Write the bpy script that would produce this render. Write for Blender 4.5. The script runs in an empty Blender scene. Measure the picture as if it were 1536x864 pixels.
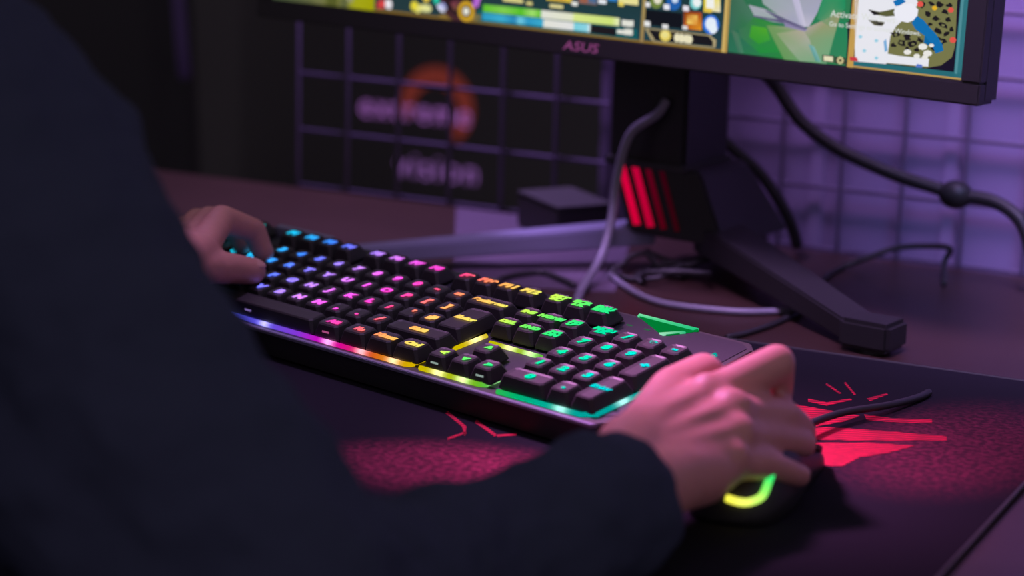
import bpy, bmesh, math, random
import numpy as np
from mathutils import Vector, Matrix, Euler

# ------------------------------------------------------------------ camera, world, lights, exposure
SC = bpy.context.scene
COL = SC.collection
SC.view_settings.view_transform = 'Standard'
SC.view_settings.look = 'None'
SC.view_settings.gamma = 1.0
SC.view_settings.exposure = 0.0
SC.view_settings.use_curve_mapping = False

cam_data = bpy.data.cameras.new('camera')
cam = bpy.data.objects.new('camera', cam_data)
COL.objects.link(cam)
CAM_LOC = Vector((1.073268, -1.791490, 0.407483))
CAM_RIGHT = Vector((0.898586, 0.438089, 0.024932))
CAM_DOWN = Vector((0.124198, -0.199430, -0.972010))
CAM_FWD = Vector((-0.420855, 0.876530, -0.233615))
rot = Matrix((CAM_RIGHT, -CAM_DOWN, -CAM_FWD)).transposed().to_4x4()
cam.matrix_world = Matrix.Translation(CAM_LOC) @ rot
cam_data.sensor_width = 36.0
cam_data.lens = 83.906
cam_data.clip_start = 0.05
cam_data.dof.use_dof = True
cam_data.dof.focus_distance = 1.47
cam_data.dof.aperture_fstop = 4.2
SC.camera = cam

world = bpy.data.worlds.new('room_glow')
SC.world = world
world.use_nodes = True
wb = world.node_tree.nodes['Background']
wb.inputs[0].default_value = (0.20, 0.165, 0.21, 1)
wb.inputs[1].default_value = 1.0


def area_light(name, loc, target, size, power, color, spread=math.pi):
    d = bpy.data.lights.new(name, 'AREA')
    d.shape = 'DISK'
    d.size = size
    d.energy = power
    d.color = color
    d.spread = spread
    o = bpy.data.objects.new(name, d)
    COL.objects.link(o)
    o.location = loc
    o.rotation_euler = (Vector(target) - Vector(loc)).to_track_quat('-Z', 'Y').to_euler()
    return o


def spot_light(name, loc, target, angle, power, color, radius=0.06, blend=1.0):
    d = bpy.data.lights.new(name, 'SPOT')
    d.energy = power
    d.color = color
    d.spot_size = math.radians(angle)
    d.spot_blend = blend
    d.shadow_soft_size = radius
    o = bpy.data.objects.new(name, d)
    COL.objects.link(o)
    o.location = loc
    o.rotation_euler = (Vector(target) - Vector(loc)).to_track_quat('-Z', 'Y').to_euler()
    return o


# unseen lamps: pink spot on the mouse hand, added fills for mat, wall, grid
spot_light('pink_hand_spot', (0.06, -0.33, 0.85), (0.618, -0.572, 0.03), 17.5, 124.0, (0.98, 0.32, 0.90), 0.08)
spot_light('violet_mat_fill', (0.12, -0.42, 0.95), (0.41, -0.64, 0.0), 33, 26.0, (0.70, 0.40, 1.0), 0.06)
area_light('violet_wall_fill', (0.72, -0.50, 1.20), (0.70, 0.0, 0.26), 0.80, 4.3, (0.70, 0.39, 0.96), math.radians(36))
area_light('blue_wall_fill', (1.05, -0.60, 0.95), (0.92, 0.0, 0.08), 0.30, 0.9, (0.20, 0.40, 1.0), math.radians(50))
spot_light('violet_grid_fill', (0.12, -0.035, 0.70), (0.13, -0.01, 0.10), 76, 27.0, (0.62, 0.36, 1.0), 0.03)


# ------------------------------------------------------------------ helpers
def lin(c):
    c = c / 255.0
    return c / 12.92 if c <= 0.04045 else ((c + 0.055) / 1.055) ** 2.4


def mat(name, base, rough=0.6, metal=0.0, noise=0.0, scale=60.0, bump=0.0, spec=0.5, sheen=0.0, sss=0.0):
    m = bpy.data.materials.new(name)
    m.use_nodes = True
    nt = m.node_tree
    b = nt.nodes['Principled BSDF']
    b.inputs['Base Color'].default_value = (*base, 1)
    b.inputs['Roughness'].default_value = rough
    b.inputs['Metallic'].default_value = metal
    b.inputs['Specular IOR Level'].default_value = spec
    if sheen:
        b.inputs['Sheen Weight'].default_value = sheen
    if sss:
        b.inputs['Subsurface Weight'].default_value = sss
        b.inputs['Subsurface Radius'].default_value = (0.01, 0.004, 0.002)
        b.inputs['Subsurface Scale'].default_value = 0.5
    tc = nt.nodes.new('ShaderNodeTexCoord')
    n = nt.nodes.new('ShaderNodeTexNoise')
    n.inputs['Scale'].default_value = scale
    n.inputs['Detail'].default_value = 3
    nt.links.new(tc.outputs['Object'], n.inputs['Vector'])
    if noise:
        mix = nt.nodes.new('ShaderNodeMix')
        mix.data_type = 'RGBA'
        mix.inputs[6].default_value = (*[c * (1 - noise) for c in base], 1)
        mix.inputs[7].default_value = (*[min(1, c * (1 + noise)) for c in base], 1)
        nt.links.new(n.outputs['Fac'], mix.inputs[0])
        nt.links.new(mix.outputs[2], b.inputs['Base Color'])
    if bump:
        bp = nt.nodes.new('ShaderNodeBump')
        bp.inputs['Strength'].default_value = bump
        bp.inputs['Distance'].default_value = 0.001
        nt.links.new(n.outputs['Fac'], bp.inputs['Height'])
        nt.links.new(bp.outputs['Normal'], b.inputs['Normal'])
    return m


def glow(name, strength):
    """a lit surface whose colour is stored per vertex (LEDs, screen pixels)"""
    m = bpy.data.materials.new(name)
    m.use_nodes = True
    nt = m.node_tree
    nt.nodes.clear()
    out = nt.nodes.new('ShaderNodeOutputMaterial')
    e = nt.nodes.new('ShaderNodeEmission')
    e.inputs['Strength'].default_value = strength
    a = nt.nodes.new('ShaderNodeVertexColor')
    a.layer_name = 'Col'
    nt.links.new(a.outputs['Color'], e.inputs['Color'])
    nt.links.new(e.outputs[0], out.inputs['Surface'])
    return m


def link(name, me, m=None, parent=None):
    o = bpy.data.objects.new(name, me)
    COL.objects.link(o)
    if m is not None:
        me.materials.clear()
        me.materials.append(m)
    if parent is not None:
        o.parent = parent
    return o


def mesh(name, verts, faces, m=None, parent=None, smooth=False, cols=None):
    me = bpy.data.meshes.new(name)
    me.from_pydata([tuple(v) for v in verts], [], faces)
    me.validate()
    me.update()
    if cols is not None:
        at = me.color_attributes.new('Col', 'FLOAT_COLOR', 'POINT')
        for i, c in enumerate(cols):
            at.data[i].color = (*c, 1)
    if smooth:
        for p in me.polygons:
            p.use_smooth = True
    return link(name, me, m, parent)


def thing(name, label, cat, loc=(0, 0, 0), group=None):
    o = bpy.data.objects.new(name, None)
    COL.objects.link(o)
    o.empty_display_size = 0.02
    o.location = loc
    o['label'] = label
    o['category'] = cat
    if group:
        o['group'] = group
    return o


def tag(o, label, cat, group=None):
    o['label'] = label
    o['category'] = cat
    if group:
        o['group'] = group
    return o


def struct(o):
    o['kind'] = 'structure'
    return o


def bevel_box(bm, size, loc=(0, 0, 0), rot=None, bev=0.0, seg=2):
    r = bmesh.ops.create_cube(bm, size=1.0)
    vs = r['verts']
    bmesh.ops.scale(bm, vec=size, verts=vs)
    if bev:
        es = list({e for v in vs for e in v.link_edges})
        g = bmesh.ops.bevel(bm, geom=es, offset=bev, segments=seg, affect='EDGES', profile=0.5)
        vs = list({v for f in g['faces'] for v in f.verts} | {v for v in vs if v.is_valid})
    M = Matrix.Translation(loc)
    if rot is not None:
        M = M @ rot.to_matrix().to_4x4()
    bmesh.ops.transform(bm, matrix=M, verts=vs)
    return vs


def bm_obj(name, bm, m=None, parent=None, smooth=False):
    me = bpy.data.meshes.new(name)
    bmesh.ops.recalc_face_normals(bm, faces=bm.faces)
    bm.to_mesh(me)
    bm.free()
    if smooth:
        for p in me.polygons:
            p.use_smooth = True
    return link(name, me, m, parent)


def box(name, size, loc, m, parent=None, rot=None, bev=0.0, seg=2):
    bm = bmesh.new()
    bevel_box(bm, size, loc, rot, bev, seg)
    return bm_obj(name, bm, m, parent)


def catmull(pts, n=10):
    P = [Vector(p) for p in pts]
    P = [P[0] * 2 - P[1]] + P + [P[-1] * 2 - P[-2]]
    out = []
    for i in range(1, len(P) - 2):
        a, b, c, d = P[i - 1:i + 3]
        for k in range(n):
            t = k / n
            out.append(0.5 * ((2 * b) + (c - a) * t + (2 * a - 5 * b + 4 * c - d) * t * t + (3 * b - a - 3 * c + d) * t ** 3))
    out.append(P[-2])
    return out


def tube(name, pts, r, m, parent=None, n=10, seg=8, smooth_path=True, r_end=None):
    path = catmull(pts, n) if smooth_path else [Vector(p) for p in pts]
    verts, faces = [], []
    up = Vector((0, 0, 1))
    prev = None
    L = len(path)
    for i, p in enumerate(path):
        d = (path[min(i + 1, L - 1)] - path[max(i - 1, 0)]).normalized()
        x = prev - d * prev.dot(d) if prev is not None else d.cross(up if abs(d.z) < 0.9 else Vector((1, 0, 0)))
        x.normalize()
        prev = x
        y = d.cross(x)
        rr = r if r_end is None else r + (r_end - r) * i / (L - 1)
        for k in range(seg):
            a = 2 * math.pi * k / seg
            verts.append(p + x * (rr * math.cos(a)) + y * (rr * math.sin(a)))
    for i in range(L - 1):
        for k in range(seg):
            faces.append((i * seg + k, i * seg + (k + 1) % seg, (i + 1) * seg + (k + 1) % seg, (i + 1) * seg + k))
    faces.append(tuple(range(seg))[::-1])
    faces.append(tuple(range((L - 1) * seg, L * seg)))
    return mesh(name, verts, faces, m, parent, True)


def text_mesh(body, size, depth=0.0, bold=0.0, shear=0.0, line=0.9, align='CENTER', space=1.0):
    cu = bpy.data.curves.new('lettering', 'FONT')
    cu.body = body
    cu.size = size
    cu.offset = bold
    cu.shear = shear
    cu.space_line = line
    cu.space_character = space
    cu.align_x = align
    cu.align_y = 'CENTER'
    cu.extrude = depth
    cu.resolution_u = 3
    o = bpy.data.objects.new('lettering', cu)
    COL.objects.link(o)
    dg = bpy.context.evaluated_depsgraph_get()
    me = bpy.data.meshes.new_from_object(o.evaluated_get(dg))
    bpy.data.objects.remove(o)
    bpy.data.curves.remove(cu)
    return me


def paint(me, fn):
    at = me.color_attributes.new('Col', 'FLOAT_COLOR', 'POINT')
    for i, v in enumerate(me.vertices):
        at.data[i].color = (*fn(v.co), 1)


# ------------------------------------------------------------------ materials
M_WALL = mat('painted_wall', (0.25, 0.20, 0.36), 0.75, noise=0.06, scale=6, bump=0.05)
M_DARK = mat('dark_paint', (0.12, 0.117, 0.115), 0.8, noise=0.1, scale=5)
M_FLOOR = mat('dark_carpet', (0.08, 0.075, 0.08), 0.95, noise=0.25, scale=150, bump=0.4)
M_DESK = mat('dark_stained_wood', (0.044, 0.022, 0.018), 0.38, noise=0.2, scale=14, bump=0.03)
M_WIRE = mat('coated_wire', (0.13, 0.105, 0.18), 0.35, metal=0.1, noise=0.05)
M_BLACK = mat('black_plastic', (0.034, 0.033, 0.035), 0.5, noise=0.08, scale=200, bump=0.05)
M_BEZEL = mat('monitor_plastic', (0.016, 0.0155, 0.016), 0.55, noise=0.08, scale=200)
M_MATTE = mat('matte_black_plastic', (0.035, 0.035, 0.037), 0.7, noise=0.08, scale=300, bump=0.1)
M_KEY = mat('keycap_plastic', (0.024, 0.021, 0.025), 0.5, noise=0.08, scale=500, bump=0.08)
M_DECK = mat('brushed_deck', (0.026, 0.027, 0.038), 0.5, metal=0.3, noise=0.1, scale=300)
M_TRIM = mat('satin_trim', (0.24, 0.23, 0.34), 0.35, metal=0.0)  # front rim's reflected highlight is painted in by this paler base
M_CABLE = mat('cable_rubber', (0.022, 0.022, 0.024), 0.5, noise=0.08, scale=200)
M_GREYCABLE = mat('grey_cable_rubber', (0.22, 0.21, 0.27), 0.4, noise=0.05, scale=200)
M_LIT_LEG = mat('painted_lit_leg', (0.26, 0.26, 0.40), 0.4, metal=0.1)  # light caught by the left leg is painted in as a paler colour
M_CLOTH = mat('navy_sweatshirt', (0.045, 0.054, 0.092), 0.95, noise=0.18, scale=900, bump=0.5, spec=0.1)
M_TROUSER = mat('dark_trousers', (0.04, 0.04, 0.045), 0.95, noise=0.15, scale=900, bump=0.4, spec=0.1)
M_HAIR = mat('dark_hair', (0.05, 0.04, 0.04), 0.6, noise=0.2, scale=300, bump=0.6)
M_SKIN = mat('skin', (0.62, 0.27, 0.255), 0.5, noise=0.10, scale=90, bump=0.12, sss=0.15)
M_NAIL = mat('finger_nail', (0.68, 0.34, 0.33), 0.3)
M_LIT_PATCH = mat('lit_patch_paint', (0.10, 0.072, 0.115), 0.7, noise=0.06, scale=30)  # paler tone paints the lit patch on the desk
M_GLOW = glow('led_light', 1.0)
M_LEGEND = glow('shine_through_legend', 1.7)
M_BAR = glow('light_bar_glow', 1.5)
M_SCREEN = glow('screen_pixels', 1.0)
M_SLIT = glow('red_slit_glow', 1.0)

# mouse mat: black weave, with the printed dull red speckle
M_MAT = bpy.data.materials.new('printed_mat_weave')
M_MAT.use_nodes = True
nt = M_MAT.node_tree
b = nt.nodes['Principled BSDF']
b.inputs['Roughness'].default_value = 1.0
b.inputs['Specular IOR Level'].default_value = 0.02
tc = nt.nodes.new('ShaderNodeTexCoord')


def N(t, **kw):
    n = nt.nodes.new(t)
    for k, v in kw.items():
        setattr(n, k, v)
    return n


def math_node(op, a, b_=None):
    n = N('ShaderNodeMath', operation=op)
    for i, v in enumerate((a, b_)):
        if v is None:
            continue
        if isinstance(v, (int, float)):
            n.inputs[i].default_value = v
        else:
            nt.links.new(v, n.inputs[i])
    return n.outputs[0]


sep = N('ShaderNodeSeparateXYZ')
nt.links.new(tc.outputs['Object'], sep.inputs[0])


def blob(cx, cy, rx, ry, ang=0.0):
    """printed patch: 1 in the middle of an ellipse on the mat, 0 outside"""
    mp = N('ShaderNodeMapping')
    mp.vector_type = 'TEXTURE'
    mp.inputs['Location'].default_value = (cx, cy, 0)
    mp.inputs['Rotation'].default_value = (0, 0, ang)
    mp.inputs['Scale'].default_value = (rx, ry, 1)
    nt.links.new(tc.outputs['Object'], mp.inputs['Vector'])
    ln = N('ShaderNodeVectorMath', operation='LENGTH')
    fl = N('ShaderNodeVectorMath', operation='MULTIPLY')
    fl.inputs[1].default_value = (1, 1, 0)
    nt.links.new(mp.outputs[0], fl.inputs[0])
    nt.links.new(fl.outputs[0], ln.inputs[0])
    mr = N('ShaderNodeMapRange', interpolation_type='SMOOTHSTEP')
    nt.links.new(ln.outputs['Value'], mr.inputs[0])
    mr.inputs[1].default_value = 1.0
    mr.inputs[2].default_value = 0.35
    return mr.outputs[0]


reg = math_node('ADD', blob(0.500, -0.665, 0.100, 0.062, 0.2), math_node('MULTIPLY', blob(0.735, -0.48, 0.080, 0.13, -0.15), 0.45))
reg = math_node('MINIMUM', reg, 1.0)
vor = N('ShaderNodeTexVoronoi', feature='DISTANCE_TO_EDGE')
vor.inputs['Scale'].default_value = 55
nt.links.new(tc.outputs['Object'], vor.inputs['Vector'])
noi = N('ShaderNodeTexNoise')
noi.inputs['Scale'].default_value = 260
noi.inputs['Detail'].default_value = 4
nt.links.new(tc.outputs['Object'], noi.inputs['Vector'])
crack = N('ShaderNodeMapRange')
nt.links.new(vor.outputs['Distance'], crack.inputs[0])
crack.inputs[1].default_value = 0.0
crack.inputs[2].default_value = 0.06
crack.inputs[3].default_value = 1.0
crack.inputs[4].default_value = 0.72
spk = N('ShaderNodeMapRange')
nt.links.new(noi.outputs['Fac'], spk.inputs[0])
spk.inputs[1].default_value = 0.40
spk.inputs[2].default_value = 0.60
fac = math_node('MULTIPLY', math_node('MULTIPLY', reg, crack.outputs[0]), math_node('ADD', math_node('MULTIPLY', spk.outputs[0], 0.6), 0.3))
fac = math_node('MULTIPLY', fac, 1.0)
mx = N('ShaderNodeMix', data_type='RGBA')
mx.inputs[6].default_value = (0.018, 0.016, 0.023, 1)
mx.inputs[7].default_value = (0.42, 0.045, 0.11, 1)
nt.links.new(fac, mx.inputs[0])
nt.links.new(mx.outputs[2], b.inputs['Base Color'])
bp = N('ShaderNodeBump')
bp.inputs['Strength'].default_value = 0.3
bp.inputs['Distance'].default_value = 0.0005
wv = N('ShaderNodeTexNoise')
wv.inputs['Scale'].default_value = 1500
nt.links.new(tc.outputs['Object'], wv.inputs['Vector'])
nt.links.new(wv.outputs['Fac'], bp.inputs['Height'])
nt.links.new(bp.outputs['Normal'], b.inputs['Normal'])

# bright red hatched print
M_PRINT = bpy.data.materials.new('red_print')
M_PRINT.use_nodes = True
nt = M_PRINT.node_tree
b = nt.nodes['Principled BSDF']
b.inputs['Roughness'].default_value = 0.8
b.inputs['Specular IOR Level'].default_value = 0.2
tc = nt.nodes.new('ShaderNodeTexCoord')
mp = N('ShaderNodeMapping')
mp.inputs['Rotation'].default_value = (0, 0, 0.9)
nt.links.new(tc.outputs['Object'], mp.inputs['Vector'])
wv = N('ShaderNodeTexWave')
wv.inputs['Scale'].default_value = 85
wv.inputs['Distortion'].default_value = 1.5
wv.inputs['Detail'].default_value = 2
nt.links.new(mp.outputs[0], wv.inputs['Vector'])
noi = N('ShaderNodeTexNoise')
noi.inputs['Scale'].default_value = 140
nt.links.new(tc.outputs['Object'], noi.inputs['Vector'])
f_ = math_node('MULTIPLY', math_node('ADD', math_node('MULTIPLY', wv.outputs['Fac'], 0.9), 0.12), math_node('ADD', noi.outputs['Fac'], 0.45))
mx = N('ShaderNodeMix', data_type='RGBA')
mx.clamp_factor = True
mx.inputs[6].default_value = (0.06, 0.012, 0.02, 1)
mx.inputs[7].default_value = (0.85, 0.006, 0.06, 1)
nt.links.new(f_, mx.inputs[0])
nt.links.new(mx.outputs[2], b.inputs['Base Color'])

# ------------------------------------------------------------------ setting
DZ = -0.003                      # desk surface; the mat on it is 3 mm thick and its top is z = 0
FLOOR_Z = -0.735
struct(box('floor', (6.0, 6.5, 0.04), (0.2, 0.3, FLOOR_Z - 0.02), M_FLOOR))
wall = struct(box('wall_back', (1.75, 0.02, 1.95), (0.291 + 0.875, 0.024, FLOOR_Z + 0.975), M_WALL))
box('wall_edge_trim', (0.006, 0.024, 1.95), (0.288, 0.024, FLOOR_Z + 0.975), M_WALL, wall)
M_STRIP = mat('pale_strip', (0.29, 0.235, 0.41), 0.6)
for k, x in enumerate((0.4757, 0.5855)):  # two paler vertical strips on the wall
    struct(box('wall_strip_%d' % (k + 1), (0.011, 0.003, 1.95), (x, 0.0127, FLOOR_Z + 0.975), M_STRIP))
struct(box('wall_far', (5.4, 0.05, 2.6), (-0.1, 2.2, FLOOR_Z + 1.3), M_DARK))
struct(box('wall_left', (0.05, 4.4, 2.6), (-2.75, 0.0, FLOOR_Z + 1.3), M_DARK))

# ------------------------------------------------------------------ desk
desk = thing('desk', 'dark stained wooden desk under the mat, keyboard and monitor stand', 'desk', (0.45, -0.4, FLOOR_Z))
def dloc(x, y, z):
    return (x - 0.45, y + 0.4, z - FLOOR_Z)
box('tabletop', (2.1, 0.82, 0.028), dloc(0.55, -0.418, DZ - 0.014), M_DESK, desk, bev=0.002)
for sx in (-0.44, 1.54):
    for sy in (-0.78, -0.06):
        box('leg', (0.05, 0.05, 0.704), dloc(sx, sy, FLOOR_Z + 0.352), M_BLACK, desk, bev=0.003)
box('rear_rail', (1.93, 0.02, 0.08), dloc(0.55, -0.045, DZ - 0.069), M_BLACK, desk)

# ------------------------------------------------------------------ mouse mat
MAT_X0, MAT_X1, MAT_Y0, MAT_Y1 = -0.115, 0.785, -0.80, -0.317
def rounded_slab(name, x0, x1, y0, y1, z0, z1, r, m, parent=None):
    loop = []
    for cx, cy, a0 in ((x1 - r, y1 - r, 0), (x0 + r, y1 - r, 90), (x0 + r, y0 + r, 180), (x1 - r, y0 + r, 270)):
        for k in range(7):
            a = math.radians(a0 + 15 * k)
            loop.append((cx + r * math.cos(a), cy + r * math.sin(a)))
    n = len(loop)
    vs = [(x, y, z0) for x, y in loop] + [(x, y, z1) for x, y in loop]
    fs = [tuple(range(n))[::-1], tuple(range(n, 2 * n))] + [(i, (i + 1) % n, n + (i + 1) % n, n + i) for i in range(n)]
    return mesh(name, vs, fs, m, parent), loop
pad, loop = rounded_slab('mouse_mat', MAT_X0, MAT_X1, MAT_Y0, MAT_Y1, DZ, 0.0, 0.015, M_MAT)
tag(pad, 'large black cloth desk mat with red print under the keyboard and mouse', 'mouse mat')
tube('stitched_edge', [(x, y, -0.0006) for x, y in loop] + [(*loop[0], -0.0006)], 0.0014, M_MATTE, pad, smooth_path=False, seg=6)
PRINTS = [[(0.6317, -0.4696), (0.6487, -0.4836), (0.6601, -0.4641), (0.6643, -0.4486), (0.6197, -0.4452)],
          [(0.6704, -0.4547), (0.6879, -0.4508), (0.7069, -0.4411), (0.7049, -0.4342), (0.6836, -0.4436), (0.6655, -0.4446)],
          [(0.6513, -0.5116), (0.6767, -0.4997), (0.6972, -0.4876), (0.7245, -0.4714), (0.7223, -0.4635), (0.6919, -0.4706), (0.6768, -0.4748), (0.6543, -0.4818), (0.6434, -0.4947)],
          [(0.6644, -0.5412), (0.6768, -0.5541), (0.6865, -0.5512), (0.6902, -0.5289), (0.7012, -0.5136), (0.7112, -0.4914), (0.6847, -0.4995), (0.6540, -0.5192)],
          [(0.6268, -0.4359), (0.6396, -0.4384), (0.6490, -0.4175), (0.6470, -0.4152), (0.6373, -0.4313), (0.6243, -0.4288)],
          [(0.6597, -0.4145), (0.6649, -0.3941), (0.6632, -0.3916), (0.6560, -0.4098)],
          [(0.6233, -0.3925), (0.6379, -0.4086), (0.6385, -0.4064), (0.6230, -0.3891)],
          [(0.6326, -0.3833), (0.6468, -0.4067), (0.6474, -0.4046), (0.6323, -0.3799)],
          [(0.4458, -0.5722), (0.4669, -0.5916), (0.4773, -0.6085), (0.4692, -0.5902), (0.4452, -0.5677)],
          [(0.4731, -0.6003), (0.4699, -0.6160), (0.4720, -0.6192), (0.4753, -0.6021)],
          [(0.4696, -0.5805), (0.4923, -0.5996), (0.4916, -0.5955), (0.4682, -0.5750)],
          [(0.4942, -0.6000), (0.5022, -0.5907), (0.5005, -0.5872), (0.4916, -0.5955)]]
for poly in PRINTS:
    n = len(poly)
    mesh('print', [(x, y, 0.0) for x, y in poly] + [(x, y, 0.0002) for x, y in poly],
         [tuple(range(n, 2 * n))] + [(i, (i + 1) % n, n + (i + 1) % n, n + i) for i in range(n)], M_PRINT, pad)

# ------------------------------------------------------------------ wire grid in front of the wall
grid = thing('wire_grid', 'tall square-meshed wire grid panel standing behind the desk', 'wire grid', (0.6, 0.0, FLOOR_Z))
GX0, GX1, GZ0, GZ1 = 0.0, 1.35, -0.7036, 0.8964
def gl(x, y, z):
    return (x - 0.6, y, z - FLOOR_Z)
def wire_mesh(a, b, r):
    o = tube('wire', [a, b], r, M_WIRE, grid, smooth_path=False, seg=6)
    return o
vert = wire_mesh((0, 0, 0), (0, 0, GZ1 - GZ0), 0.0019)
hori = wire_mesh((0, 0, 0), (GX1 - GX0, 0, 0), 0.0019)
for i in range(28):
    o = vert if i == 0 else vert.copy()
    if i:
        COL.objects.link(o)
        o.parent = grid
    o.location = gl(GX0 + 0.05 * i, 0.0, GZ0)
for j in range(33):
    o = hori if j == 0 else hori.copy()
    if j:
        COL.objects.link(o)
        o.parent = grid
    o.location = gl(GX0, 0.0037, GZ0 + 0.05 * j)
for x in (GX0 + 0.05, GX1 - 0.05):
    bm = bmesh.new()
    bevel_box(bm, (0.03, 0.16, 0.012), gl(x, -0.072, FLOOR_Z + 0.006), None, 0.002)
    bevel_box(bm, (0.012, 0.012, GZ0 - FLOOR_Z + 0.03), gl(x, 0.0, (GZ0 + FLOOR_Z) / 2 + 0.02), None, 0.001)
    bm_obj('foot', bm, M_WIRE, grid)

# ------------------------------------------------------------------ lit banner beyond the grid, out of focus
ban = thing('banner', 'dark banner with orange ring and violet lettering, blurred beyond the wire grid', 'banner', (-0.34, 0.94, FLOOR_Z))
box('board', (0.62, 0.02, 0.92), (0, 0, 0.50), M_DARK, ban, bev=0.004)
box('foot', (0.30, 0.16, 0.03), (0, 0.0, 0.015), M_BLACK, ban, bev=0.004)
def tinted(me, c):
    paint(me, lambda co: c)
    return me
bm = bmesh.new()
RN = 40
ring = []
for k in range(RN + 1):
    a = math.radians(-52 + 250 * k / RN)
    w = 0.012 + 0.008 * math.sin(math.pi * k / RN)
    for r in (0.043 - w * 0.6, 0.043 + w * 0.6):
        ring.append((r * math.cos(a), 0, r * math.sin(a)))
rv = [(x - 0.008, -0.0115, z + 0.642) for x, y, z in ring]
ringo = mesh('ring_logo', rv, [(2 * k, 2 * k + 2, 2 * k + 3, 2 * k + 1) for k in range(RN)], M_GLOW, ban,
             cols=[(0.13, 0.020, 0.015)] * len(rv))
for body, size, x, z, c in (('extreme', 0.040, -0.040, 0.636, (0.34, 0.12, 0.46)), ('vision', 0.042, -0.006, 0.562, (0.27, 0.11, 0.40))):
    me = tinted(text_mesh(body, size, 0.0, 0.0, space=1.22), c)
    o = link('lettering', me, M_GLOW, ban)
    o.rotation_euler = (math.pi / 2, 0, 0)
    o.location = (x, -0.012, z)

# ------------------------------------------------------------------ empty chair beyond the desk (upper left)
ch = thing('office_chair', 'black high-backed chair with violet-lit edge, blurred in the dark beyond the desk', 'chair', (-0.555, 0.42, FLOOR_Z))
def cushion(name, size, loc, parent, rot=None, m=M_MATTE):
    bm = bmesh.new()
    bevel_box(bm, size, loc, rot, min(size) * 0.42, 4)
    return bm_obj(name, bm, m, parent, True)
M_CHAIREDGE = mat('violet_rim_paint', (0.14, 0.09, 0.26), 0.6)  # violet rim light painted into the edge colour
cushion('seat', (0.44, 0.38, 0.10), (-0.02, 0.19, 0.46), ch)
cushion('backrest', (0.32, 0.09, 0.74), (-0.03, 0.04, 0.83), ch, Euler((math.radians(4), 0, 0)))
tube('bolster', [(0.150, 0.01, 0.74), (0.152, 0.0, 0.79), (0.142, -0.01, 0.98), (0.130, -0.02, 1.16)], 0.007, M_CHAIREDGE, ch)
box('column', (0.05, 0.05, 0.36), (-0.02, 0.19, 0.24), M_BLACK, ch, bev=0.004)
for k in range(5):
    a = math.radians(72 * k + 18)
    lg = box('leg', (0.25, 0.04, 0.03), (-0.02 + 0.12 * math.cos(a), 0.19 + 0.12 * math.sin(a), 0.07), M_BLACK, ch, Euler((0, 0, a)), 0.004)
    bm = bmesh.new()
    bmesh.ops.create_uvsphere(bm, u_segments=10, v_segments=8, radius=0.028)
    bmesh.ops.translate(bm, vec=(-0.02 + 0.23 * math.cos(a), 0.19 + 0.23 * math.sin(a), 0.028), verts=bm.verts)
    bm_obj('caster', bm, M_BLACK, lg)

# ------------------------------------------------------------------ monitor on its stand
MC = Vector((0.3749, -0.2294, 0.0))
mu = Vector((0.98374, -0.1796, 0)).normalized()
mang = math.atan2(mu.y, mu.x)
mon = thing('monitor', 'wide black gaming monitor with a lit game screen on a tripod stand', 'monitor', (MC.x, MC.y, DZ))
mon.rotation_euler = (0, 0, mang)
ZS = 0.1843 - DZ                  # lower edge of the lit screen above the desk
TILT = Euler((math.radians(-3.0), 0, 0)).to_matrix()
def scr(s, t, n=0.0):             # millimetres on the screen plane, n metres behind it
    v = TILT @ Vector((s / 1000.0, n, t / 1000.0))
    return Vector((v.x, v.y, v.z + ZS))
def prism(name, quad, n0, n1, m, parent, bev=0.0):
    """extrude an outline given in screen millimetres from n0 to n1 metres behind the screen"""
    k = len(quad)
    vs = [scr(s, t, n0) for s, t in quad] + [scr(s, t, n1) for s, t in quad]
    fs = [tuple(range(k)), tuple(range(k, 2 * k))[::-1]] + [(i, k + i, k + (i + 1) % k, (i + 1) % k) for i in range(k)]
    bm = bmesh.new()
    bv = [bm.verts.new(v) for v in vs]
    for f in fs:
        bm.faces.new([bv[i] for i in f])
    if bev:
        bmesh.ops.bevel(bm, geom=list(bm.edges), offset=bev, segments=2, affect='EDGES')
    return bm_obj(name, bm, m, parent)
W2, H = 298.6, 336.0
prism('housing', [(-W2 - 14, -15), (W2 + 14, -15), (W2 + 14, H + 14), (-W2 - 14, H + 14)], 0.0035, 0.026, M_BEZEL, mon, 0.003)
bz = prism('bezel', [(-W2 - 14, -15), (W2 + 14, -15), (W2 + 14, -0.2), (-W2 - 14, -0.2)], -0.0035, 0.006, M_BEZEL, mon, 0.0012)
prism('bezel', [(-W2 - 14, -0.2), (-W2, -0.2), (-W2, H), (-W2 - 14, H)], -0.0035, 0.006, M_BEZEL, mon, 0.0008)
prism('bezel', [(W2, -0.2), (W2 + 14, -0.2), (W2 + 14, H), (W2, H)], -0.0035, 0.006, M_BEZEL, mon, 0.0008)
prism('bezel', [(-W2 - 14, H), (W2 + 14, H), (W2 + 14, H + 14), (-W2 - 14, H + 14)], -0.0035, 0.006, M_BEZEL, mon, 0.0008)
prism('rear_bulge', [(-180, 40), (180, 40), (150, 290), (-150, 290)], 0.026, 0.058, M_BEZEL, mon, 0.006)
me = text_mesh('ASUS', 9.4, 0.0, 0.06, 0.15)
for v in me.vertices:
    v.co = scr(v.co.x * 1.42 + 0.5, v.co.y - 8.2, -0.0036)
paint(me, lambda co: (0.25, 0.055, 0.19))
o = link('lit_badge', me, M_GLOW, bz)
o['label'] = 'violet lettering on the lower bezel'
scrn = prism('screen', [(-W2, 0), (W2, 0), (W2, H), (-W2, H)], 0.0, 0.003, M_BEZEL, mon)
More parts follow.
